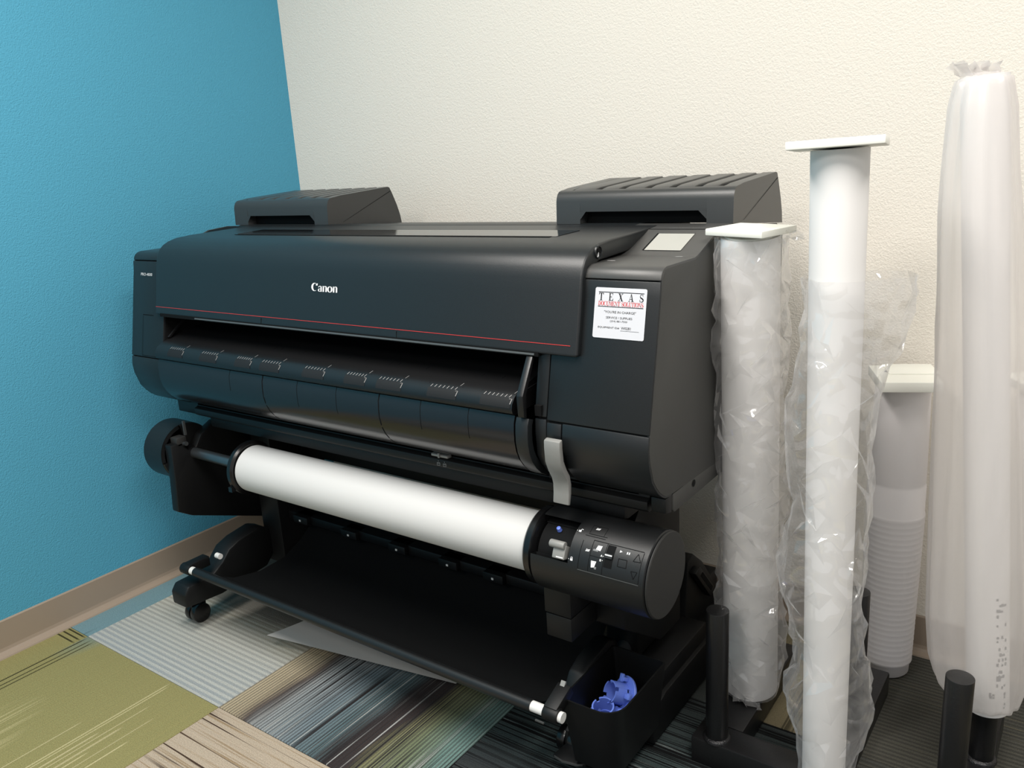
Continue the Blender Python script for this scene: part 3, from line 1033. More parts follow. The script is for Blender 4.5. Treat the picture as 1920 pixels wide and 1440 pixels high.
rr = 0.035
oc = []
for cx, cy, a0 in ((1 - rr, rr, -90), (1 - rr, 1 - rr, 0), (rr, 1 - rr, 90), (rr, rr, 180)):
    oc += arc(cx, cy, rr, rr, a0, a0 + 90, 6)
stk = Flat().poly(oc).build('equipment_sticker', M['sticker'], printer, on_sticker(0.0004))
bk = Flat().rect(0.07, 0.905, 0.95, 0.918).rect(0.07, 0.620, 0.95, 0.633)
xs_ = 0.08
for ch, u in zip('TEXAS', (0.08, 0.275, 0.455, 0.655, 0.865)):
    g_, w = serif(ch)
    bk.merge(g_, 0.105, 0.150, u, 0.745)
bk.merge(sans_line('"YOU\'RE IN CHARGE"', 0.20, 0.82, 0.500, 0.548))
bk.merge(sans_line('SERVICE / SUPPLIES', 0.245, 0.755, 0.392, 0.434))
bk.merge(sans_line('(254) 881-7500', 0.33, 0.665, 0.318, 0.362))
bk.merge(sans_line('EQUIPMENT ID#', 0.10, 0.52, 0.190, 0.232))
bk.merge(sans_line('W0281', 0.555, 0.74, 0.192, 0.244))
bk.rect(0.545, 0.163, 0.90, 0.168)
bk.build('sticker_black_print', M['ink_black'], stk, on_sticker(0.0007))
serif_line('DOCUMENT SOLUTIONS', 0.02, 0.075, 0.945, 0.645, 0.730).build('sticker_red_print', M['ink_red'], stk, on_sticker(0.0007))

# ---- roll unit under the body
AY, AZ, AR = 1.243, 0.490, 0.0815


def cyl_pt(x, deg, r=AR + 0.0005):
    a = math.radians(deg)
    return (x, AY - r * math.cos(a), AZ + r * math.sin(a))


def skin(name, m, parent, x0, x1, d0, d1, r=AR + 0.0005, n=10):
    mb = MB()
    for i in range(n):
        a, b = d0 + (d1 - d0) * i / n, d0 + (d1 - d0) * (i + 1) / n
        mb.add([cyl_pt(x0, a, r), cyl_pt(x1, a, r), cyl_pt(x1, b, r), cyl_pt(x0, b, r)], [(0, 1, 2, 3)])
    return mb.build(name, m, parent, flip=False)


ru = MB().lathe((-0.760, AY, AZ), (1, 0, 0), [(0, 0.03), (0, AR), (0.1525, AR), (0.1545, AR - 0.002), (0.1555, AR - 0.004), (0.1560, 0.03)], n=72)
# left part of the drum is open in front: dark well with the lock lever
ru.lathe((-0.842, AY, AZ), (1, 0, 0), [(0, 0.062), (0, AR), (0.082, AR), (0.082, 0.062), (0, 0.062)], n=60, a0=math.radians(-14), a1=math.radians(288), ref=(0, -1, 0))
unit = ru.build('roll_feed_unit', M['roller'], printer, angle=40)
MB().tube((-0.840, AY, AZ), (-0.761, AY, AZ), 0.060, n=40).build('lever_well', M['dark'], unit)
MB().lathe((-0.604, AY, AZ), (1, 0, 0), [(0, AR - 0.003), (0.0015, AR - 0.001), (0.003, AR - 0.001), (0.0045, AR - 0.003), (0.005, 0.0)], n=72).build('end_cap', M['cap'], unit)
# lock lever
lvm = MB()
for d0, d1, r0, r1 in ((17, 35, 0.062, 0.086),):
    k = 8
    pr_ = []
    for i in range(k + 1):
        d = d0 + (d1 - d0) * i / k
        pr_.append((AY - r1 * math.cos(math.radians(d)), AZ + r1 * math.sin(math.radians(d))))
    for i in range(k + 1):
        d = d1 - (d1 - d0) * i / k
        pr_.append((AY - r0 * math.cos(math.radians(d)), AZ + r0 * math.sin(math.radians(d))))
    lvm.prism(pr_, -0.792, -0.766)
lvm.tube(cyl_pt(-0.7995, 34, 0.087), cyl_pt(-0.7675, 34, 0.087), 0.0075, n=16)
ll = lvm.build('roll_lock_lever', M['grey'], unit, bevel=0.001)
skin('lever_mark', M['ink_white'], unit, -0.783, -0.768, 18.5, 20.0, r=0.0868, n=2)
MB().lathe((-0.806, AY - 0.03, AZ + 0.054), (0, -0.5, 0.86), [(0, 0.005), (0.008, 0.004), (0.009, 0)], n=12).build('blue_sensor_tip', M['blue'], unit)


def cyl_map(u, v):           # u = x, v = degrees
    return cyl_pt(u, v, AR + 0.0007)


def cyl_flat(F, name, m):
    return F.build(name, m, unit, cyl_map)


DEG = 0.0815 * math.pi / 180      # metres per degree


def subdiv_rect(F, u0, v0, u1, v1, n=6):
    for i in range(n):
        F.rect(u0, v0 + (v1 - v0) * i / n, u1, v0 + (v1 - v0) * (i + 1) / n)
    return F


gl_ = Flat()
for a, b in (((-0.7385, 10), (-0.6155, 10)),):
    gl_.rect(a[0], 9.0, b[0], 10.2)
cyl_flat(gl_, 'panel_lower_edge', M['lip'])
dk = Flat()
for (u0, v0, u1, v1) in ((-0.7175, 10.5, -0.7168, 51), (-0.689, 10.5, -0.6883, 51), (-0.7385, 10.5, -0.7378, 48), (-0.6165, 11, -0.6158, 50)):
    subdiv_rect(dk, u0, v0, u1, v1, 10)
dk.rect(-0.7175, 50.6, -0.6165, 51.3).rect(-0.7175, 30.6, -0.689, 31.2).rect(-0.7385, 55, -0.697, 55.6).rect(-0.7330, 72.4, -0.703, 73).rect(-0.7330, 58, -0.695, 58.6)
subdiv_rect(dk, -0.733, 58, -0.7324, 72.6, 4)
subdiv_rect(dk, -0.703, 58, -0.7024, 72.6, 4)
cyl_flat(dk, 'panel_joints', M['dark'])
sl = Flat()
subdiv_rect(sl, -0.6868, 21, -0.6708, 49.5, 8)
cyl_flat(sl, 'slider_slot', M['dark'])
skin('slider_knob', M['roller'], unit, -0.6866, -0.6716, 32.5, 38, r=AR + 0.004, n=3)
skin('slider_line', M['ink_white'], unit, -0.6862, -0.6720, 35.4, 36.9, r=AR + 0.0045, n=2)
bt = Flat()
bt.outline([(-0.6595, 26), (-0.6430, 26.2), (-0.6438, 35.8), (-0.6600, 35.6)], 0.0)
bt = Flat()


def line_on(F, a, b, w=0.0008):
    """thin line between two (x, degree) points, even width on the drum"""
    ax, ay, bx, by = a[0], a[1] * DEG, b[0], b[1] * DEG
    L_ = math.hypot(bx - ax, by - ay)
    nx, ny = -(by - ay) / L_ * w / 2, (bx - ax) / L_ * w / 2
    F.poly([(ax + nx, (ay + ny) / DEG), (ax - nx, (ay - ny) / DEG), (bx - nx, (by - ny) / DEG), (bx + nx, (by + ny) / DEG)])


for shp in ([(-0.6597, 26), (-0.6427, 26.2), (-0.6437, 36.0), (-0.6600, 35.7)], [(-0.6260, 47), (-0.6322, 36.8), (-0.6182, 37.4)], [(-0.6324, 24.4), (-0.6204, 24.8), (-0.6262, 15.4)]):
    for a, b in zip(shp, shp[1:] + shp[:1]):
        line_on(bt, a, b, 0.0011)
cyl_flat(bt, 'button_outlines', M['dark'])
wi = Flat()
# roll pictures, letters, play and pause, padlocks
wi.poly([(-0.7085, 39.4), (-0.6985, 39.0), (-0.6970, 45.6), (-0.7060, 45.4)]).poly([(-0.7125, 26 - 1), (-0.7015, 25.3), (-0.7045, 17.4), (-0.7110, 16.4)])
wi.poly([(-0.6615, 43.2), (-0.6615, 46.4), (-0.6565, 44.8)]).rect(-0.6478, 43.2, -0.6456, 46.2).rect(-0.6440, 43.2, -0.6418, 46.2)
for u, v, op in ((-0.7525, 19.4, 0), (-0.7525, 58.4, 1)):
    wi.rect(u - 0.0025, v - 1.0, u + 0.0025, v + 1.8)
    uu = u + (0.003 if op else 0)
    for a, b in (((uu - 0.0016, v + 1.8), (uu - 0.0016, v + 3.6)), ((uu - 0.0016, v + 3.6), (uu + 0.0016, v + 3.6)), ((uu + 0.0016, v + 3.6), (uu + 0.0016, v + (2.6 if op else 1.8)))):
        line_on(wi, a, b, 0.0009)
    wi.rect(u - 0.0065, v + 0.2, u - 0.0052, v + 1.1)
for u, v in ((-0.7275, 34.6), (-0.7240, 66.0)):
    for q in range(3):
        line_on(wi, (u + 0.0012 * q, v + 0.6 + 1.0 * q), (u + 0.006 + 0.0008 * q, v + 0.6 + 1.0 * q), 0.0009)
    line_on(wi, (u, v), (u + 0.0015, v + 3.4), 0.0009)
    line_on(wi, (u + 0.0065, v + 0.4), (u + 0.0078, v + 3.4), 0.0009)
# letters A and B
line_on(wi, (-0.6955, 32.6), (-0.6940, 35.0), 0.0008); line_on(wi, (-0.6940, 35.0), (-0.6922, 32.6), 0.0008); line_on(wi, (-0.6950, 33.4), (-0.6928, 33.4), 0.0007)
for a, b in (((-0.6955, 27), (-0.6955, 29.4)), ((-0.6955, 29.4), (-0.6932, 29.2)), ((-0.6932, 29.2), (-0.6934, 28.3)), ((-0.6955, 28.2), (-0.6932, 28.2)), ((-0.6930, 28.2), (-0.6930, 27.1)), ((-0.6955, 27), (-0.6930, 27))):
    line_on(wi, a, b, 0.0008)
wi.rect(-0.6908, 33.4, -0.6896, 34.2).rect(-0.6908, 28.0, -0.6896, 28.8)
cyl_flat(wi, 'panel_symbols', M['ink_white'])
cyl_flat(Flat().poly([(-0.7135, 37.6), (-0.7030, 37.4), (-0.7025, 40.0), (-0.7130, 40.0)]), 'panel_grey_symbol', M['ink_grey'])
cyl_flat(Flat().poly([(-0.7045, 15.6), (-0.7005, 15.4), (-0.7000, 18.4), (-0.7042, 18.6)]), 'panel_grey_symbol', M['ink_grey'])
ey = Flat()
for u, v in ((-0.7050, 44.2), (-0.6998, 44.4), (-0.7105, 23.8), (-0.7052, 24.0)):
    ey.rect(u - 0.0004, v - 0.3, u + 0.0004, v + 0.3)
ey.build('panel_symbol_dots', M['ink_black'], unit, lambda u, v: cyl_pt(u, v, AR + 0.0010), stuff=True)
# support block under the drum and bracket behind
MB().box(-0.842, -0.781, 1.200, 1.30, 0.368, 0.44).build('unit_support', M['stand'], printer, bevel=0.002)
MB().box(-0.840, -0.782, 1.201, 1.30, 0.316, 0.366).build('unit_support', M['stand'], printer, bevel=0.002)
MB().prism([(1.30, 0.31), (1.30, 0.47), (1.42, 0.59), (1.56, 0.59), (1.56, 0.20), (1.46, 0.20)], -0.835, -0.72).build('unit_bracket', M['stand'], printer, bevel=0.003)

# left roll holder: open drum with side plate and cradle
lh = MB().lathe((-2.150, AY, AZ), (1, 0, 0), [(0, 0.0), (0, AR - 0.002), (0.002, AR), (0.055, AR), (0.085, AR * 0.99)], n=60)
lh.lathe((-2.064, AY, AZ), (1, 0, 0), [(0, AR * 0.99), (0, 0.070), (-0.04, 0.068), (-0.04, 0)], n=60, a0=math.radians(-80), a1=math.radians(10), ref=(0, -1, 0))
lh.lathe((-2.064, AY, AZ), (1, 0, 0), [(0, AR * 0.99), (0.004, AR * 0.96), (0.004, 0.0)], n=60, a0=math.radians(10), a1=math.radians(280), ref=(0, -1, 0))
hold = lh.build('roll_holder_drum', M['roller'], printer)
MB().prism([(1.175, 0.53), (1.172, 0.43), (1.165, 0.341), (1.205, 0.315), (1.45, 0.215), (1.55, 0.215), (1.55, 0.56), (1.32, 0.56), (1.27, 0.535), (1.25, 0.505), (1.225, 0.505), (1.21, 0.53)], -2.060, -2.030).build('roll_holder_plate', M['stand'], printer, bevel=0.003)
MB().box(-2.062, -2.030, 1.195, 1.225, 0.520, 0.545).build('cradle_catch', M['cap'], hold, bevel=0.003)
MB().tube((-2.03, 1.215, 0.525), (-2.018, 1.215, 0.527), 0.006, n=12).build('cradle_pin', M['steel'], hold)
MB().box(-2.042, -2.036, 1.226, 1.232, 0.545, 0.585).build('cradle_spring', M['lip'], hold)

# ---- stand: two legs, cross beams, feet, casters
MB().box(-2.000, -1.915, 1.405, 1.60, 0.10, 0.600).build('stand_leg', M['stand'], printer, bevel=0.005)
MB().box(-0.845, -0.765, 1.44, 1.60, 0.15, 0.600).build('stand_leg', M['stand'], printer, bevel=0.005)
MB().box(-1.975, -0.79, 1.54, 1.60, 0.40, 0.50).build('cross_beam', M['stand'], printer, bevel=0.004)
MB().box(-1.975, -0.79, 1.44, 1.56, 0.236, 0.262).build('basket_beam', M['stand'], printer, bevel=0.003)
for tx in (-1.956, -1.849, -1.649, -1.467, -1.292, -1.149):
    tb = MB().prism([(1.425, 0.262), (1.425, 0.240), (1.44, 0.232), (1.47, 0.262)], tx - 0.03, tx + 0.03).build('basket_hook', M['stand'], printer, bevel=0.002)
    MB().box(tx - 0.003, tx + 0.003, 1.4235, 1.4255, 0.247, 0.252).build('hook_highlight', M['whitepl'], tb)  # white highlight of the tab, built as a small block
for sx in (-2.0, -0.80):
    # foot cover with its humped top, then bare tube to the rear
    hump = [(1.105, 0.090), (1.105, 0.128), (1.120, 0.148), (1.200, 0.150), (1.235, 0.172), (1.262, 0.200), (1.300, 0.214), (1.370, 0.224), (1.402, 0.210), (1.412, 0.185), (1.412, 0.128), (1.38, 0.095), (1.22, 0.080)]
    if sx > -1:
        hump = [(1.235, 0.090), (1.245, 0.172), (1.265, 0.200), (1.300, 0.214), (1.370, 0.224), (1.402, 0.210), (1.412, 0.185), (1.412, 0.09)]
    ft = MB().prism(hump, sx - 0.036, sx + 0.003 if sx > -1 else sx + 0.030).build('foot_cover', M['stand'], printer, bevel=0.006, seg=2)
    MB().tube((sx, 1.405, 0.166), (sx, 1.66, 0.166), 0.018, n=24).build('foot_tube', M['steel'] if sx > -1 else M['cap'], printer)
    MB().box(sx - 0.03, sx + 0.03, 1.60, 1.90, 0.085, 0.16).build('rear_foot', M['stand'], printer, bevel=0.006)
    for cy in ((1.175, 1.86) if sx < -1 else (1.27, 1.86)):
        for wx in (sx - 0.062, sx - 0.036):
            MB().tube((wx, cy, 0.028), (wx + 0.020, cy, 0.028), 0.028, n=28).build('caster_wheel', M['flange'], printer, bevel=0.003)
        hs = MB().prism([(cy - 0.022, 0.030), (cy - 0.016, 0.058), (cy + 0.022, 0.088), (cy + 0.03, 0.088), (cy + 0.026, 0.030)], sx - 0.0425, sx - 0.0355).build('caster_fork', M['stand'], printer)
        MB().tube((sx - 0.039, cy + 0.012, 0.055), (sx - 0.039, cy + 0.012, 0.095), 0.009, n=14).build('caster_stem', M['steel'], hs)
# wide right foot beam beside the tray
MB().prism([(1.36, 0.012), (1.36, 0.085), (1.42, 0.105), (1.90, 0.105), (1.90, 0.012)], -0.765, -0.690).build('right_foot_beam', M['stand'], printer, bevel=0.004)
pd = MB().prism_z([(-0.843, 1.203), (-0.815, 1.197), (-0.785, 1.203), (-0.770, 1.214), (-0.776, 1.262), (-0.836, 1.262)], 0.026, 0.034).build('caster_brake_pedal', M['roller'], printer, bevel=0.002)
MB().prism_z([(-0.838, 1.2015), (-0.815, 1.1965), (-0.785, 1.2025), (-0.775, 1.210), (-0.775, 1.2085), (-0.785, 1.2010), (-0.815, 1.1950), (-0.838, 1.2000)], 0.030, 0.0342).build('pedal_edge', M['lip'], pd)
# black plastic arm at the rear right with a slotted lever
ra = MB().prism([(1.655, 0.160), (1.668, 0.283), (1.700, 0.292), (1.752, 0.250), (1.798, 0.195), (1.850, 0.130), (1.850, 0.10), (1.655, 0.10)], -0.790, -0.750).build('rear_arm', M['stand'], printer, bevel=0.004)
ab = MB().prism([(1.672, 0.255), (1.700, 0.262), (1.790, 0.165), (1.765, 0.150)], -0.750, -0.732).build('arm_slotted_lever', M['roller'], printer, bevel=0.003)
MB().prism([(1.700, 0.238), (1.712, 0.243), (1.774, 0.175), (1.764, 0.168)], -0.7325, -0.7312).build('arm_slot', M['dark'], ab)
MB().box(-0.84, -0.70, 1.39, 1.66, 0.085, 0.145).build('leg_shoe', M['stand'], printer, bevel=0.004)

# ---- output basket: front rod, cloth, end clips
ROD_Y, ROD_Z = 1.140, 0.190
MB().tube((-1.955, ROD_Y, ROD_Z), (-0.842, ROD_Y, ROD_Z), 0.0125, n=28).build('basket_rod', M['roller'], printer)
cl = MB()
cp = [(1.140, 0.203), (1.165, 0.175), (1.22, 0.148), (1.30, 0.135), (1.38, 0.145), (1.44, 0.175), (1.48, 0.225), (1.52, 0.26), (1.58, 0.34)]
nx = 24
for i, (y, z) in enumerate(cp):
    pass
x_left = [-1.945, -1.93, -1.905, -1.895, -1.885, -1.88, -1.86, -1.845, -1.83]
vv, ff = [], []
for i, (y, z) in enumerate(cp):
    for k in range(nx + 1):
        x = x_left[i] + (-0.855 - x_left[i]) * k / nx
        vv.append((x, y, z - 0.012 * math.sin(math.pi * k / nx) * math.sin(math.pi * min(i, 6) / 6.0)))
for i in range(len(cp) - 1):
    for k in range(nx):
        a = i * (nx + 1) + k
        ff.append((a, a + 1, a + nx + 2, a + nx + 1))
off = len(vv)
vv += [(x, y, z - 0.002) for x, y, z in vv]
ff += [tuple(i + off for i in f_[::-1]) for f_ in ff]
for k in range(nx):
    ff.append((k, k + off, k + 1 + off, k + 1))
cl.add(vv, ff)
cl.build('basket_cloth', M['cloth'], printer, flip=False, angle=60)
for x0, x1, sg in ((-1.982, -1.955, -1), (-0.842, -0.806, 1)):
    w_ = MB().tube((x0, ROD_Y, ROD_Z), (x1, ROD_Y, ROD_Z), 0.0108, n=24).build('rod_end', M['whitepl'], printer)
cj = MB().tube((-2.010, ROD_Y, ROD_Z), (-1.972, ROD_Y, ROD_Z), 0.0150, n=20).box(-2.005, -1.975, 1.14, 1.20, 0.178, 0.206).build('rod_clip', M['stand'], printer, bevel=0.002)
MB().tube((-1.962, 1.215, 0.205), (-1.945, 1.215, 0.205), 0.008, n=16).build('hinge_pin', M['whitepl'], printer)
cj = MB().tube((-0.812, ROD_Y, ROD_Z), (-0.778, ROD_Y, ROD_Z), 0.0150, n=20).prism([(1.135, 0.196), (1.135, 0.206), (1.19, 0.226), (1.20, 0.205), (1.15, 0.180)], -0.812, -0.782).build('rod_clip', M['stand'], printer, bevel=0.002)
MB().tube((-0.779, ROD_Y, ROD_Z), (-0.770, ROD_Y, ROD_Z), 0.0108, n=24).build('rod_end', M['whitepl'], printer)
MB().box(-0.826, -0.806, 1.124, 1.127, 0.172, 0.175).build('clip_edge', M['lip'], cj)
MB().prism([(1.180, 0.219), (1.190, 0.232), (1.193, 0.230), (1.187, 0.214)], -0.804, -0.794).build('clip_hook', M['grey'], cj)

# ---- accessory tray on the right foot (open box with rounded front corner)
def tray_ring(x0, x1, y0, y1, r, rb=0.006):
    pts = []
    for cx, cy, rad, a0 in ((x1 - r, y0 + r, r, -90), (x1 - rb, y1 - rb, rb, 0), (x0 + rb, y1 - rb, rb, 90), (x0 + rb, y0 + rb, rb, 180)):
        pts += arc(cx, cy, rad, rad, a0, a0 + 90, 8)
    return pts


outer = tray_ring(-0.797, -0.672, 1.172, 1.385, 0.045)
outer_b = tray_ring(-0.790, -0.690, 1.200, 1.385, 0.040)
inner_t = tray_ring(-0.7935, -0.6755, 1.1755, 1.3815, 0.042)
inner_b = tray_ring(-0.786, -0.694, 1.204, 1.381, 0.036)
k = len(outer)
TV = [(x, y, 0.045) for x, y in outer_b] + [(x, y, 0.205) for x, y in outer] + [(x, y, 0.205) for x, y in inner_t] + [(x, y, 0.095) for x, y in inner_b]
TF = [tuple(range(k))[::-1]]
for r_ in range(3):
    TF += [(r_ * k + i, r_ * k + (i + 1) % k, (r_ + 1) * k + (i + 1) % k, (r_ + 1) * k + i) for i in range(k)]
TF.append(tuple(range(3 * k, 4 * k)))
MB().add(TV, TF).build('accessory_tray', M['stand'], printer, flip=False)

# ------------------------------------------------------------------ paper roll on its spindle
roll = thing('paper_roll', 'white paper roll mounted on a spindle below the printer front', 'paper roll', (-1.318, AY, AZ - 0.07))
MB().lathe((-1.768, AY, AZ), (1, 0, 0), [(0, 0.026), (0, 0.0605), (0.900, 0.0610), (0.900, 0.026)], n=80).build('paper', M['paper'], roll)
fl = MB().lathe((-1.772, AY, AZ), (-1, 0, 0), [(0, 0.0), (0, 0.066), (0.004, 0.071), (0.016, 0.071), (0.020, 0.067), (0.022, 0.050), (0.030, 0.040), (0.040, 0.034), (0.040, 0.0)], n=64)
fl.box(-1.792, -1.778, AY - 0.070, AY - 0.058, AZ - 0.045, AZ - 0.032)
fl.build('spindle_flange', M['flange'], roll)
MB().lathe((-0.866, AY, AZ), (1, 0, 0), [(0, 0.0), (0, 0.074), (0.004, 0.0775), (0.016, 0.0775), (0.020, 0.072), (0.0225, 0.060), (0.0225, 0)], n=64).build('spindle_flange', M['flange'], roll)
MB().tube((-2.055, AY, AZ), (-1.79, AY, AZ), 0.0145, n=32).build('spindle_shaft', M['steel'], roll)
MB().tube((-2.062, AY, AZ), (-2.040, AY, AZ), 0.021, n=24).build('spindle_gear', M['flange'], roll)

# ------------------------------------------------------------------ blue roll adapters lying in the tray
def adapter(label, loc, rot, full=True):
    t = thing('roll_adapter', label, 'adapter', loc, 'blue adapters in the tray')
    X_ = Matrix.Translation(loc) @ rot
    MB().lathe((0, 0, 0), (0, 0, 1), [(0, 0.018), (0, 0.037), (0.004, 0.038), (0.006, 0.037), (0.006, 0.018), (0, 0.018)], n=40).build('flange', M['blue'], t, xf=X_)
    b = MB()
    for a0, a1 in ((10, 80), (100, 170), (190, 260), (280, 350)):
        b.lathe((0, 0, 0.004), (0, 0, 1), [(0, 0.0195), (0, 0.0225), (0.036, 0.0225), (0.036, 0.0195), (0, 0.0195)], n=8, a0=math.radians(a0), a1=math.radians(a1))
    b.lathe((0, 0, 0.012), (0, 0, 1), [(0, 0.0195), (0, 0.0222), (0.020, 0.0222), (0.020, 0.0195), (0, 0.0195)], n=40)
    b.build('barrel', M['blue'], t, xf=X_)
    for a in (0, 90, 180, 270):
        Rz = Matrix.Rotation(math.radians(a + 20), 4, 'Z')
        h = MB().box(0.026, 0.034, -0.007, 0.007, 0.004, 0.018).box(0.024, 0.040, -0.005, 0.005, 0.015, 0.021)
        h.build('hook', M['blue'], t, bevel=0.0012, xf=X_ @ Rz)
    return t


adapter('bright blue plastic roll adapter standing tilted in the black tray', (-0.722, 1.300, 0.160),
        Matrix.Rotation(math.radians(-35), 4, 'Z') @ Matrix.Rotation(math.radians(62), 4, 'X'))
adapter('blue plastic roll adapter lying low against the tray front wall', (-0.742, 1.247, 0.128),
        Matrix.Rotation(math.radians(15), 4, 'Z') @ Matrix.Rotation(math.radians(14), 4, 'X'))

# ------------------------------------------------------------------ loose sheet under the basket
sh = MB()
sv, sf = [], []
A0, A1 = Vector((-1.739, 1.183)), Vector((-1.166, 1.279))
ed = (A1 - A0)
bk_ = Vector((0.02, 0.46))
nu, nv = 16, 8
for j in range(nv + 1):
    for i in range(nu + 1):
        p_ = A0 + ed * (i / nu) + bk_ * (j / nv)
        sv.append((p_.x, p_.y, 0.0018 + 0.038 * (1 - j / nv) ** 2.2))
for j in range(nv):
    for i in range(nu):
        a = j * (nu + 1) + i
        sf.append((a, a + 1, a + nu + 2, a + nu + 1))
off = len(sv)
sv += [(x, y, z - 0.0006) for x, y, z in sv]
sf += [tuple(q + off for q in f_[::-1]) for f_ in sf]
sheet = sh.add(sv, sf).build('paper_sheet', M['sheet'], flip=False, angle=60)
single(sheet, (-1.5, 1.45, 0.0))
tag(sheet, 'loose pale paper sheet on the carpet under the printer basket', 'paper sheet')

# ------------------------------------------------------------------ black steel rack for the tubes
rack = thing('roll_rack', 'black welded steel floor rack with round posts holding upright tubes', 'rack', (-0.35, 1.55, 0.0))
beams = [(-0.612, 0.20, 1.371, 1.437, 0.0, 0.060), (-0.612, -0.525, 1.437, 1.80, 0.0, 0.060), (-0.387, -0.320, 1.437, 1.80, 0.0, 0.060), (-0.171, -0.092, 1.437, 1.80, 0.0, 0.060)]
for b in beams:
    MB().box(*b).build('base_beam', M['rack'], rack, bevel=0.005)
PH = 0.352
for px, py in ((-0.565, 1.395), (-0.140, 1.395), (-0.352, 1.600), (-0.114, 1.600), (-0.562, 1.570), (-0.350, 1.397)):
    MB().tube((px, py, 0.055), (px, py, PH), 0.0222, n=40).build('post', M['rack'], rack, bevel=0.0012)
    MB().lathe((px, py, 0.0595), (0, 0, 1), [(0, 0.021), (0.0, 0.0285), (0.003, 0.0280), (0.006, 0.0255), (0.0075, 0.0215)], n=48).build('weld_bead', M['weld'], rack)

# ------------------------------------------------------------------ upright tubes of paper
VR = Vector((0.80, 0.60, 0.0)).normalized()      # across the view, level
VD = Vector((-0.60, 0.80, 0.0)).normalized()


def interp(tab, z):
    for a, b in zip(tab[:-1], tab[1:]):
        if a[0] <= z <= b[0]:
            k_ = (z - a[0]) / (b[0] - a[0])
            return [a[i] + (b[i] - a[i]) * k_ for i in range(1, len(a))]
    return list(tab[0][1:]) if z < tab[0][0] else list(tab[-1][1:])


def bag(axis, tab, nz=90, na=72, amp=0.006, seed=0, k1=14.0, kz=9.0, close_bottom=False, pleat=0.0, crumple=0.0, rmin=0.0):
    """film sleeve: tab rows (height, left reach, right reach, depth) about an axis function"""
    v, f = [], []
    rnd = random.Random(int(seed * 100))
    z0, z1 = tab[0][0], tab[-1][0]
    for i in range(nz + 1):
        z = z0 + (z1 - z0) * i / nz
        lf, rt, dp = interp(tab, z)
        c = axis(z)
        for k_ in range(na):
            a = 2 * math.pi * k_ / na
            if crumple:
                a += rnd.uniform(-0.42, 0.42) * 2 * math.pi / na + (i % 2) * math.pi / na
            ca, sa = math.cos(a), math.sin(a)
            ax = rt if ca > 0 else lf
            r = 1.0
            p_ = Vector((math.cos(a) * 1.1, math.sin(a) * 1.1, 0))
            q = Vector((p_.x * k1 * 0.12 + seed, p_.y * k1 * 0.12, z * kz + 0.9 * math.sin(a * 2 + seed)))
            rg = 1 - 2 * abs(noise.noise(q))
            q2 = Vector((p_.x * k1 * 0.3 - seed, p_.y * k1 * 0.3, z * kz * 2.6 + 1.5 * a))
            rg2 = 1 - 2 * abs(noise.noise(q2))
            d = amp * (rg * 0.65 + rg2 * 0.45 - 0.1)
            if crumple:
                d += crumple * (rnd.random() ** 2 - 0.25)
            if pleat:
                d += pleat * math.sin(a * 11 + seed + 1.5 * noise.noise(Vector((a * 2, z * 1.5, seed))))
            pt = c + VR * (ca * max(ax + d, rmin)) - VD * (sa * max(dp + d, rmin))
            jz = rnd.uniform(-0.36, 0.36) * (z1 - z0) / nz if (crumple and 0 < i < nz) else 0.35 * amp * noise.noise(q2 * 0.7)
            v.append((pt.x, pt.y, z + jz))
    for i in range(nz):
        for k_ in range(na):
            b_ = (k_ + 1) % na
            q4 = (i * na + k_, i * na + b_, (i + 1) * na + b_, (i + 1) * na + k_)
            if crumple:
                f += [(q4[0], q4[1], q4[2]), (q4[0], q4[2], q4[3])] if rnd.random() < 0.5 else [(q4[0], q4[1], q4[3]), (q4[1], q4[2], q4[3])]
            else:
                f.append(q4)
    if close_bottom:
        v.append((sum(p[0] for p in v[:na]) / na, sum(p[1] for p in v[:na]) / na, z0 - 0.004))
        f += [((k_ + 1) % na, k_, len(v) - 1) for k_ in range(na)]
    return MB().add(v, f)


def spiral_roll(p0, p1, r0, r1, core=0.02):
    """paper roll: solid wall, hollow core at the ends"""
    p0, p1 = Vector(p0), Vector(p1)
    L_ = (p1 - p0).length
    return MB().lathe(p0, p1 - p0, [(0, core), (0, r0), (L_, r1), (L_, core), (0, core)], n=64)


def plate_box(c, ax, ay, hx, hy, t, up):
    """square end plate with given axes"""
    c, ax, ay, up = Vector(c), Vector(ax).normalized(), Vector(ay).normalized(), Vector(up).normalized()
    v = []
    for s in (0, 1):
        for a, b in ((-1, -1), (1, -1), (1, 1), (-1, 1)):
            v.append(c + ax * hx * a + ay * hy * b + up * t * s)
    return MB().add(v, [(0, 3, 2, 1), (4, 5, 6, 7), (0, 1, 5, 4), (1, 2, 6, 5), (2, 3, 7, 6), (3, 0, 4, 7)])


# tube beside the printer
def ax1(z):
    return Vector((-0.562 + 0.029 * (z - 0.075), 1.578 - 0.124 * (z - 0.075), 0))


def at1(z):
    return ax1(z) + Vector((0, 0, z))


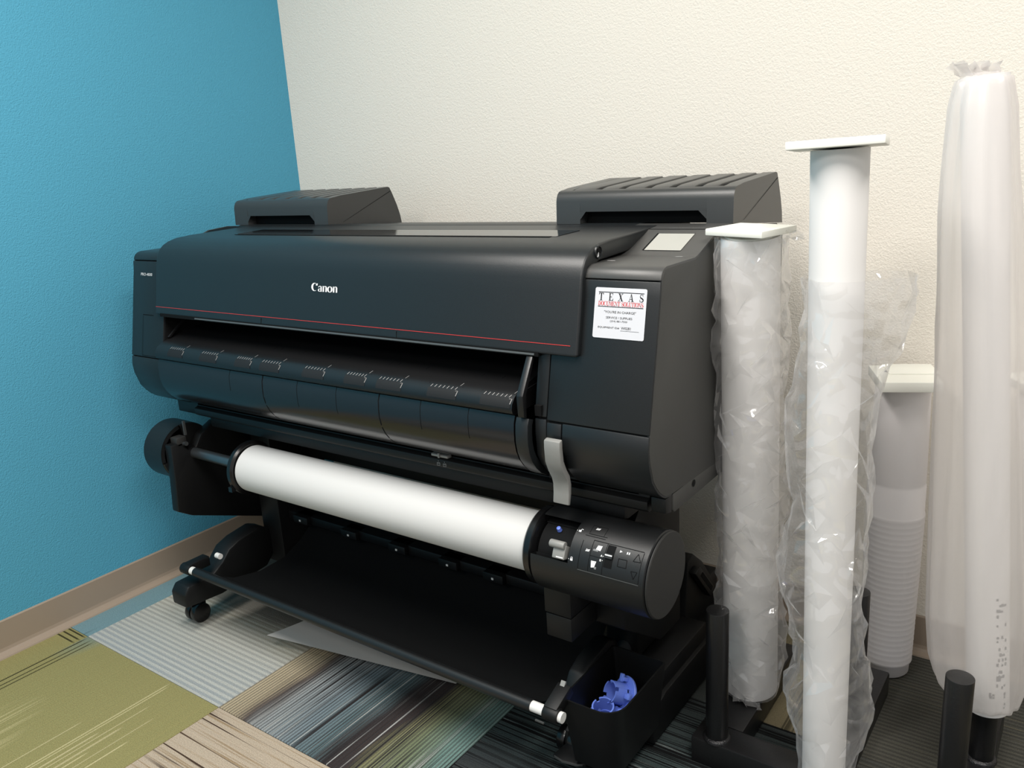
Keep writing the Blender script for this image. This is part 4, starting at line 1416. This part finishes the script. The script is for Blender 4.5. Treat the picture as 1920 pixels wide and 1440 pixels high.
U1 = (at1(1.0) - at1(0.0)).normalized()
t1 = thing('wrapped_paper_tube', 'white paper roll in crinkled clear film with square end plate, right beside the printer', 'paper roll', at1(0.062), 'upright paper rolls in the rack')
spiral_roll(at1(0.078), at1(1.074), 0.0570, 0.0515, 0.024).build('paper', M['tube_paper'], t1)
e1 = plate_box(at1(1.0765), (0.93, -0.36, 0.0), (0.20, 0.98, 0.0), 0.0640, 0.0570, 0.012, (0, 0, 1)).build('end_plate', M['plate'], t1, bevel=0.002)
MB().lathe(at1(1.0765), -U1, [(0, 0), (0, 0.046), (0.010, 0.043), (0.012, 0.0)], n=40).build('plate_collar', M['plate'], e1)
bt1 = [(0.066, 0.046, 0.046, 0.046), (0.090, 0.059, 0.058, 0.060), (0.145, 0.062, 0.067, 0.061), (0.214, 0.063, 0.073, 0.061), (0.308, 0.067, 0.064, 0.061), (0.398, 0.065, 0.063, 0.060), (0.460, 0.062, 0.061, 0.060), (0.521, 0.071, 0.070, 0.060), (0.568, 0.070, 0.070, 0.060), (0.592, 0.063, 0.064, 0.059), (0.638, 0.068, 0.065, 0.059),
       (0.717, 0.064, 0.067, 0.059), (0.782, 0.060, 0.059, 0.058), (0.825, 0.062, 0.064, 0.058), (0.857, 0.069, 0.071, 0.058), (0.877, 0.066, 0.064, 0.058), (0.958, 0.060, 0.065, 0.058), (1.046, 0.061, 0.060, 0.058), (1.070, 0.056, 0.062, 0.054)]
bag(ax1, bt1, nz=40, na=20, amp=0.0035, seed=3.1, k1=16, kz=11, close_bottom=True, crumple=0.012, rmin=0.0580).build('film_wrap', M['film'], t1, angle=24)
tail = MB()
vv, ff = [], []
for i in range(11):
    a = i * 1.15
    p0 = at1(0.074) + Vector((-0.020 + 0.006 * i, -0.050 + 0.004 * math.sin(a), 0.004 * math.cos(a)))
    p1 = p0 + Vector((0.006 * math.sin(a * 1.7) + 0.010, -0.020 - 0.009 * math.cos(a), -0.002 + 0.004 * math.sin(a * 2.3)))
    vv += [p0, (p0 + p1) / 2 + Vector((0, 0.003 * math.sin(2 * a), 0.005 * math.cos(2 * a))), p1]
for i in range(10):
    for q in range(2):
        ff.append((i * 3 + q, i * 3 + 3 + q, i * 3 + 4 + q, i * 3 + 1 + q))
tail.add(vv, ff)
tail.build('film_tail', M['film'], t1, flip=False)
tuft = MB()
vv, ff = [], []
for i in range(9):
    a = i * 1.3
    p0 = at1(1.066) + Vector((0.036 + 0.004 * i, -0.022 + 0.006 * i, 0.004 * math.sin(a)))
    p1 = p0 + Vector((0.020 + 0.008 * math.sin(a), 0.010 + 0.006 * math.cos(a), 0.004 + 0.012 * math.sin(a * 1.3)))
    vv += [p0, (p0 + p1) / 2 + Vector((0, 0, 0.006 * math.cos(2 * a))), p1]
for i in range(8):
    for q in range(2):
        ff.append((i * 3 + q, i * 3 + 3 + q, i * 3 + 4 + q, i * 3 + 1 + q))
tuft.add(vv, ff)
tuft.build('film_tuft', M['film'], t1, flip=False)

# loosely wound tube in front, film pulled half way down
T2a, T2b = Vector((-0.3520, 1.395, 0.062)), Vector((-0.3705, 1.395, 1.214))
t2 = thing('unwrapped_paper_tube', 'tall white paper roll with bare top, flat plate and clear bag slipped down around it', 'paper roll', (T2a.x, T2a.y, 0.062), 'upright paper rolls in the rack')
spiral_roll(T2a, T2b, 0.0383, 0.0440, 0.024).build('paper', M['tube_paper'], t2)
plate_box((-0.373, 1.395, 1.2155), (0.985, 0.17, 0.020), (-0.17, 0.985, -0.04), 0.0700, 0.0700, 0.0125, (-0.02, 0.04, 1.0)).build('end_plate', M['plate'], t2, bevel=0.0015)


def ax2(z):
    k_ = (z - T2a.z) / (T2b.z - T2a.z)
    return Vector((T2a.x + (T2b.x - T2a.x) * k_, T2a.y, 0))


# heights and reaches measured about the roll's axis
bt2 = [(0.063, 0.041, 0.043, 0.045), (0.092, 0.041, 0.047, 0.048), (0.127, 0.048, 0.060, 0.055), (0.162, 0.051, 0.069, 0.057), (0.208, 0.065, 0.080, 0.060), (0.231, 0.075, 0.080, 0.060), (0.285, 0.074, 0.077, 0.060), (0.309, 0.044, 0.073, 0.057), (0.353, 0.057, 0.065, 0.056), (0.407, 0.065, 0.058, 0.056), (0.460, 0.079, 0.056, 0.058),
       (0.502, 0.089, 0.060, 0.060), (0.564, 0.073, 0.062, 0.057), (0.624, 0.056, 0.069, 0.056), (0.664, 0.075, 0.065, 0.056), (0.703, 0.079, 0.062, 0.058), (0.760, 0.079, 0.064, 0.057), (0.798, 0.072, 0.070, 0.055), (0.835, 0.063, 0.082, 0.055), (0.872, 0.058, 0.094, 0.056), (0.899, 0.053, 0.110, 0.057), (0.943, 0.047, 0.121, 0.058), (0.979, 0.047, 0.123, 0.058), (1.014, 0.046, 0.124, 0.058)]
bag(ax2, bt2, nz=32, na=22, amp=0.004, seed=8.7, k1=12, kz=8, crumple=0.011, rmin=0.0445).build('film_bag', M['film2'], t2, angle=26)

# short foam-wrapped tube behind
T3 = Vector((-0.352, 1.905, 0.0))
t3 = thing('foam_wrapped_tube', 'short thick roll in ridged white foam wrap standing against the white wall', 'paper roll', (T3.x, T3.y, 0.0), 'upright paper rolls in the rack')
pr3 = [(0.0, 0.0), (0.0, 0.046), (0.006, 0.052), (0.03, 0.053)]
zz_ = 0.03
while zz_ < 0.40:
    pr3 += [(zz_ + 0.005, 0.0571 + 0.006 * zz_ / 0.4), (zz_ + 0.010, 0.0570 + 0.006 * zz_ / 0.4), (zz_ + 0.0135, 0.0564 + 0.006 * zz_ / 0.4)]
    zz_ += 0.0135
pr3 += [(0.41, 0.0610), (0.475, 0.0612), (0.478, 0.0592), (0.485, 0.0600), (0.60, 0.0585), (0.705, 0.0560), (0.712, 0.050)]
MB().lathe((T3.x, T3.y, 0.001), (0, 0, 1), pr3, n=56).build('foam_wrap', M['foam'], t3, angle=75)
p3 = plate_box((T3.x + 0.006, T3.y - 0.025, 0.7135), (0.92, 0.39, 0), (-0.39, 0.92, 0), 0.060, 0.072, 0.022, (0, 0, 1)).build('end_plate', M['plate'], t3, bevel=0.002)
plate_box((T3.x + 0.010, T3.y + 0.010, 0.7356), (0.92, 0.39, 0), (-0.39, 0.92, 0), 0.050, 0.040, 0.003, (0, 0, 1)).build('plate_flap', M['plate'], p3, bevel=0.0006)
MB().add([(T3.x - 0.035, T3.y - 0.030, 0.7365), (T3.x - 0.005, T3.y - 0.024, 0.7365), (T3.x - 0.034, T3.y - 0.018, 0.7365)], [(0, 1, 2)]).build('plate_slot', M['ink_grey'], p3, flip=False)

# another short roll, leaning by the wall at the right edge
T5a, T5b = Vector((0.035, 1.870, 0.004)), Vector((-0.088, 1.905, 0.725))
U5 = (T5b - T5a).normalized()
t5 = thing('leaning_paper_tube', 'white roll with square plate leaning by the wall, mostly cut off at the right edge', 'paper roll', (T5a.x, T5a.y, 0.0), 'upright paper rolls in the rack')
MB().lathe(T5a, U5, [(0, 0.0), (0, 0.046), (0.006, 0.052), (0.03, 0.054), (0.35, 0.057), (0.72, 0.054), (0.728, 0.048)], n=56).build('foam_wrap', M['foam'], t5, angle=75)
plate_box(T5b + U5 * 0.006, (0.92, 0.39, 0.10), (-0.39, 0.92, -0.10), 0.060, 0.066, 0.020, U5).build('end_plate', M['plate'], t5, bevel=0.002)

# tallest tube, in a milky sleeve
T4a, T4b = Vector((-0.1110, 1.600, 0.175)), Vector((-0.2055, 1.600, 1.312))
t4 = thing('sleeved_paper_tube', 'tallest white tube in a long milky plastic sleeve gathered at the top, far right', 'paper roll', (T4a.x, T4a.y, 0.062), 'upright paper rolls in the rack')
in4 = spiral_roll(T4a, T4b, 0.036, 0.036, 0.024).build('paper', M['tube_paper'], t4)


def ax4(z):
    k_ = (z - T4a.z) / (T4b.z - T4a.z)
    p_ = T4a.lerp(T4b, k_)
    return Vector((p_.x, p_.y, 0))


bt4 = [(0.182, 0.045, 0.030, 0.030), (0.192, 0.063, 0.046, 0.048), (0.237, 0.092, 0.063, 0.056), (0.282, 0.103, 0.070, 0.058), (0.369, 0.106, 0.073, 0.058), (0.475, 0.101, 0.073, 0.058), (0.629, 0.092, 0.068, 0.055), (0.823, 0.083, 0.062, 0.052), (1.007, 0.075, 0.056, 0.049), (1.096, 0.071, 0.052, 0.047), (1.181, 0.063, 0.048, 0.044), (1.265, 0.053, 0.045, 0.041), (1.298, 0.044, 0.039, 0.038), (1.314, 0.038, 0.037, 0.036), (1.318, 0.018, 0.018, 0.018)]
bag(ax4, bt4, nz=110, na=80, amp=0.004, seed=5.5, k1=8, kz=2.0, pleat=0.0022).build('milky_sleeve', M['film_milky'], t4, angle=80)
tf = MB()
vv, ff = [], []
for i in range(22):
    k_ = i / 21
    base = T4b + VR * (-0.036 + 0.060 * k_) + VD * (0.014 * math.sin(i * 1.3)) + Vector((0, 0, 0.001))
    tip = base + VR * (-0.024 * (1 - k_) + 0.006 * math.sin(i * 1.7)) + Vector((0, 0, 0.014 + 0.013 * abs(math.sin(i * 0.9)) * (1 - 0.5 * k_))) + VD * (0.010 * math.cos(i * 2.2))
    vv += [base, (base * 2 + tip) / 3 + VD * 0.008 * math.cos(i * 1.9), (base + tip * 2) / 3 - VD * 0.007 * math.cos(i * 2.5), tip]
for i in range(21):
    for q in range(3):
        ff.append((i * 4 + q, i * 4 + 4 + q, i * 4 + 5 + q, i * 4 + 1 + q))
tf.add(vv, ff)
tf.build('sleeve_gather', M['film_milky'], t4, flip=False, angle=80)
# blurred grey print down the tube
random.seed(4)
pm = Flat()
for v, us in ((0.318, (-14,)), (0.305, (-6, 0, 6, 12)), (0.293, (-14, -8, -2)), (0.281, (-14,)), (0.262, (-14, 12)), (0.236, (-14, 0)), (0.228, (-14, 12)), (0.210, (-8, 12)), (0.198, (-6, 0, 6)), (0.186, (-10, 2, 12)), (0.176, (-15, 0, 11)), (0.160, (-8, -2)), (0.150, (-15, -9, -3, 3)), (0.143, (-15, -9)), (0.130, (-15, 8)), (0.125, (0,)), (0.110, (-34, -26, 8)), (0.104, (-34, -26, 8)), (0.088, (8,)), (0.080, (6,))):
    for u in us:
        h_ = random.choice((0.004, 0.006))
        zz2 = 0.195 + (v - 0.080) * 0.92
        pm.rect(u, zz2, u + random.choice((5, 6, 7)), zz2 + h_)


def on_t4(u, z):
    k_ = (z - T4a.z) / (T4b.z - T4a.z)
    c = T4a.lerp(T4b, k_)
    a = math.radians(u + 8)
    return tuple(c - VD * (0.0366 * math.cos(a)) + VR * (0.0366 * math.sin(a)))


pm.build('blurred_print', M['ink_grey'], in4, on_t4)
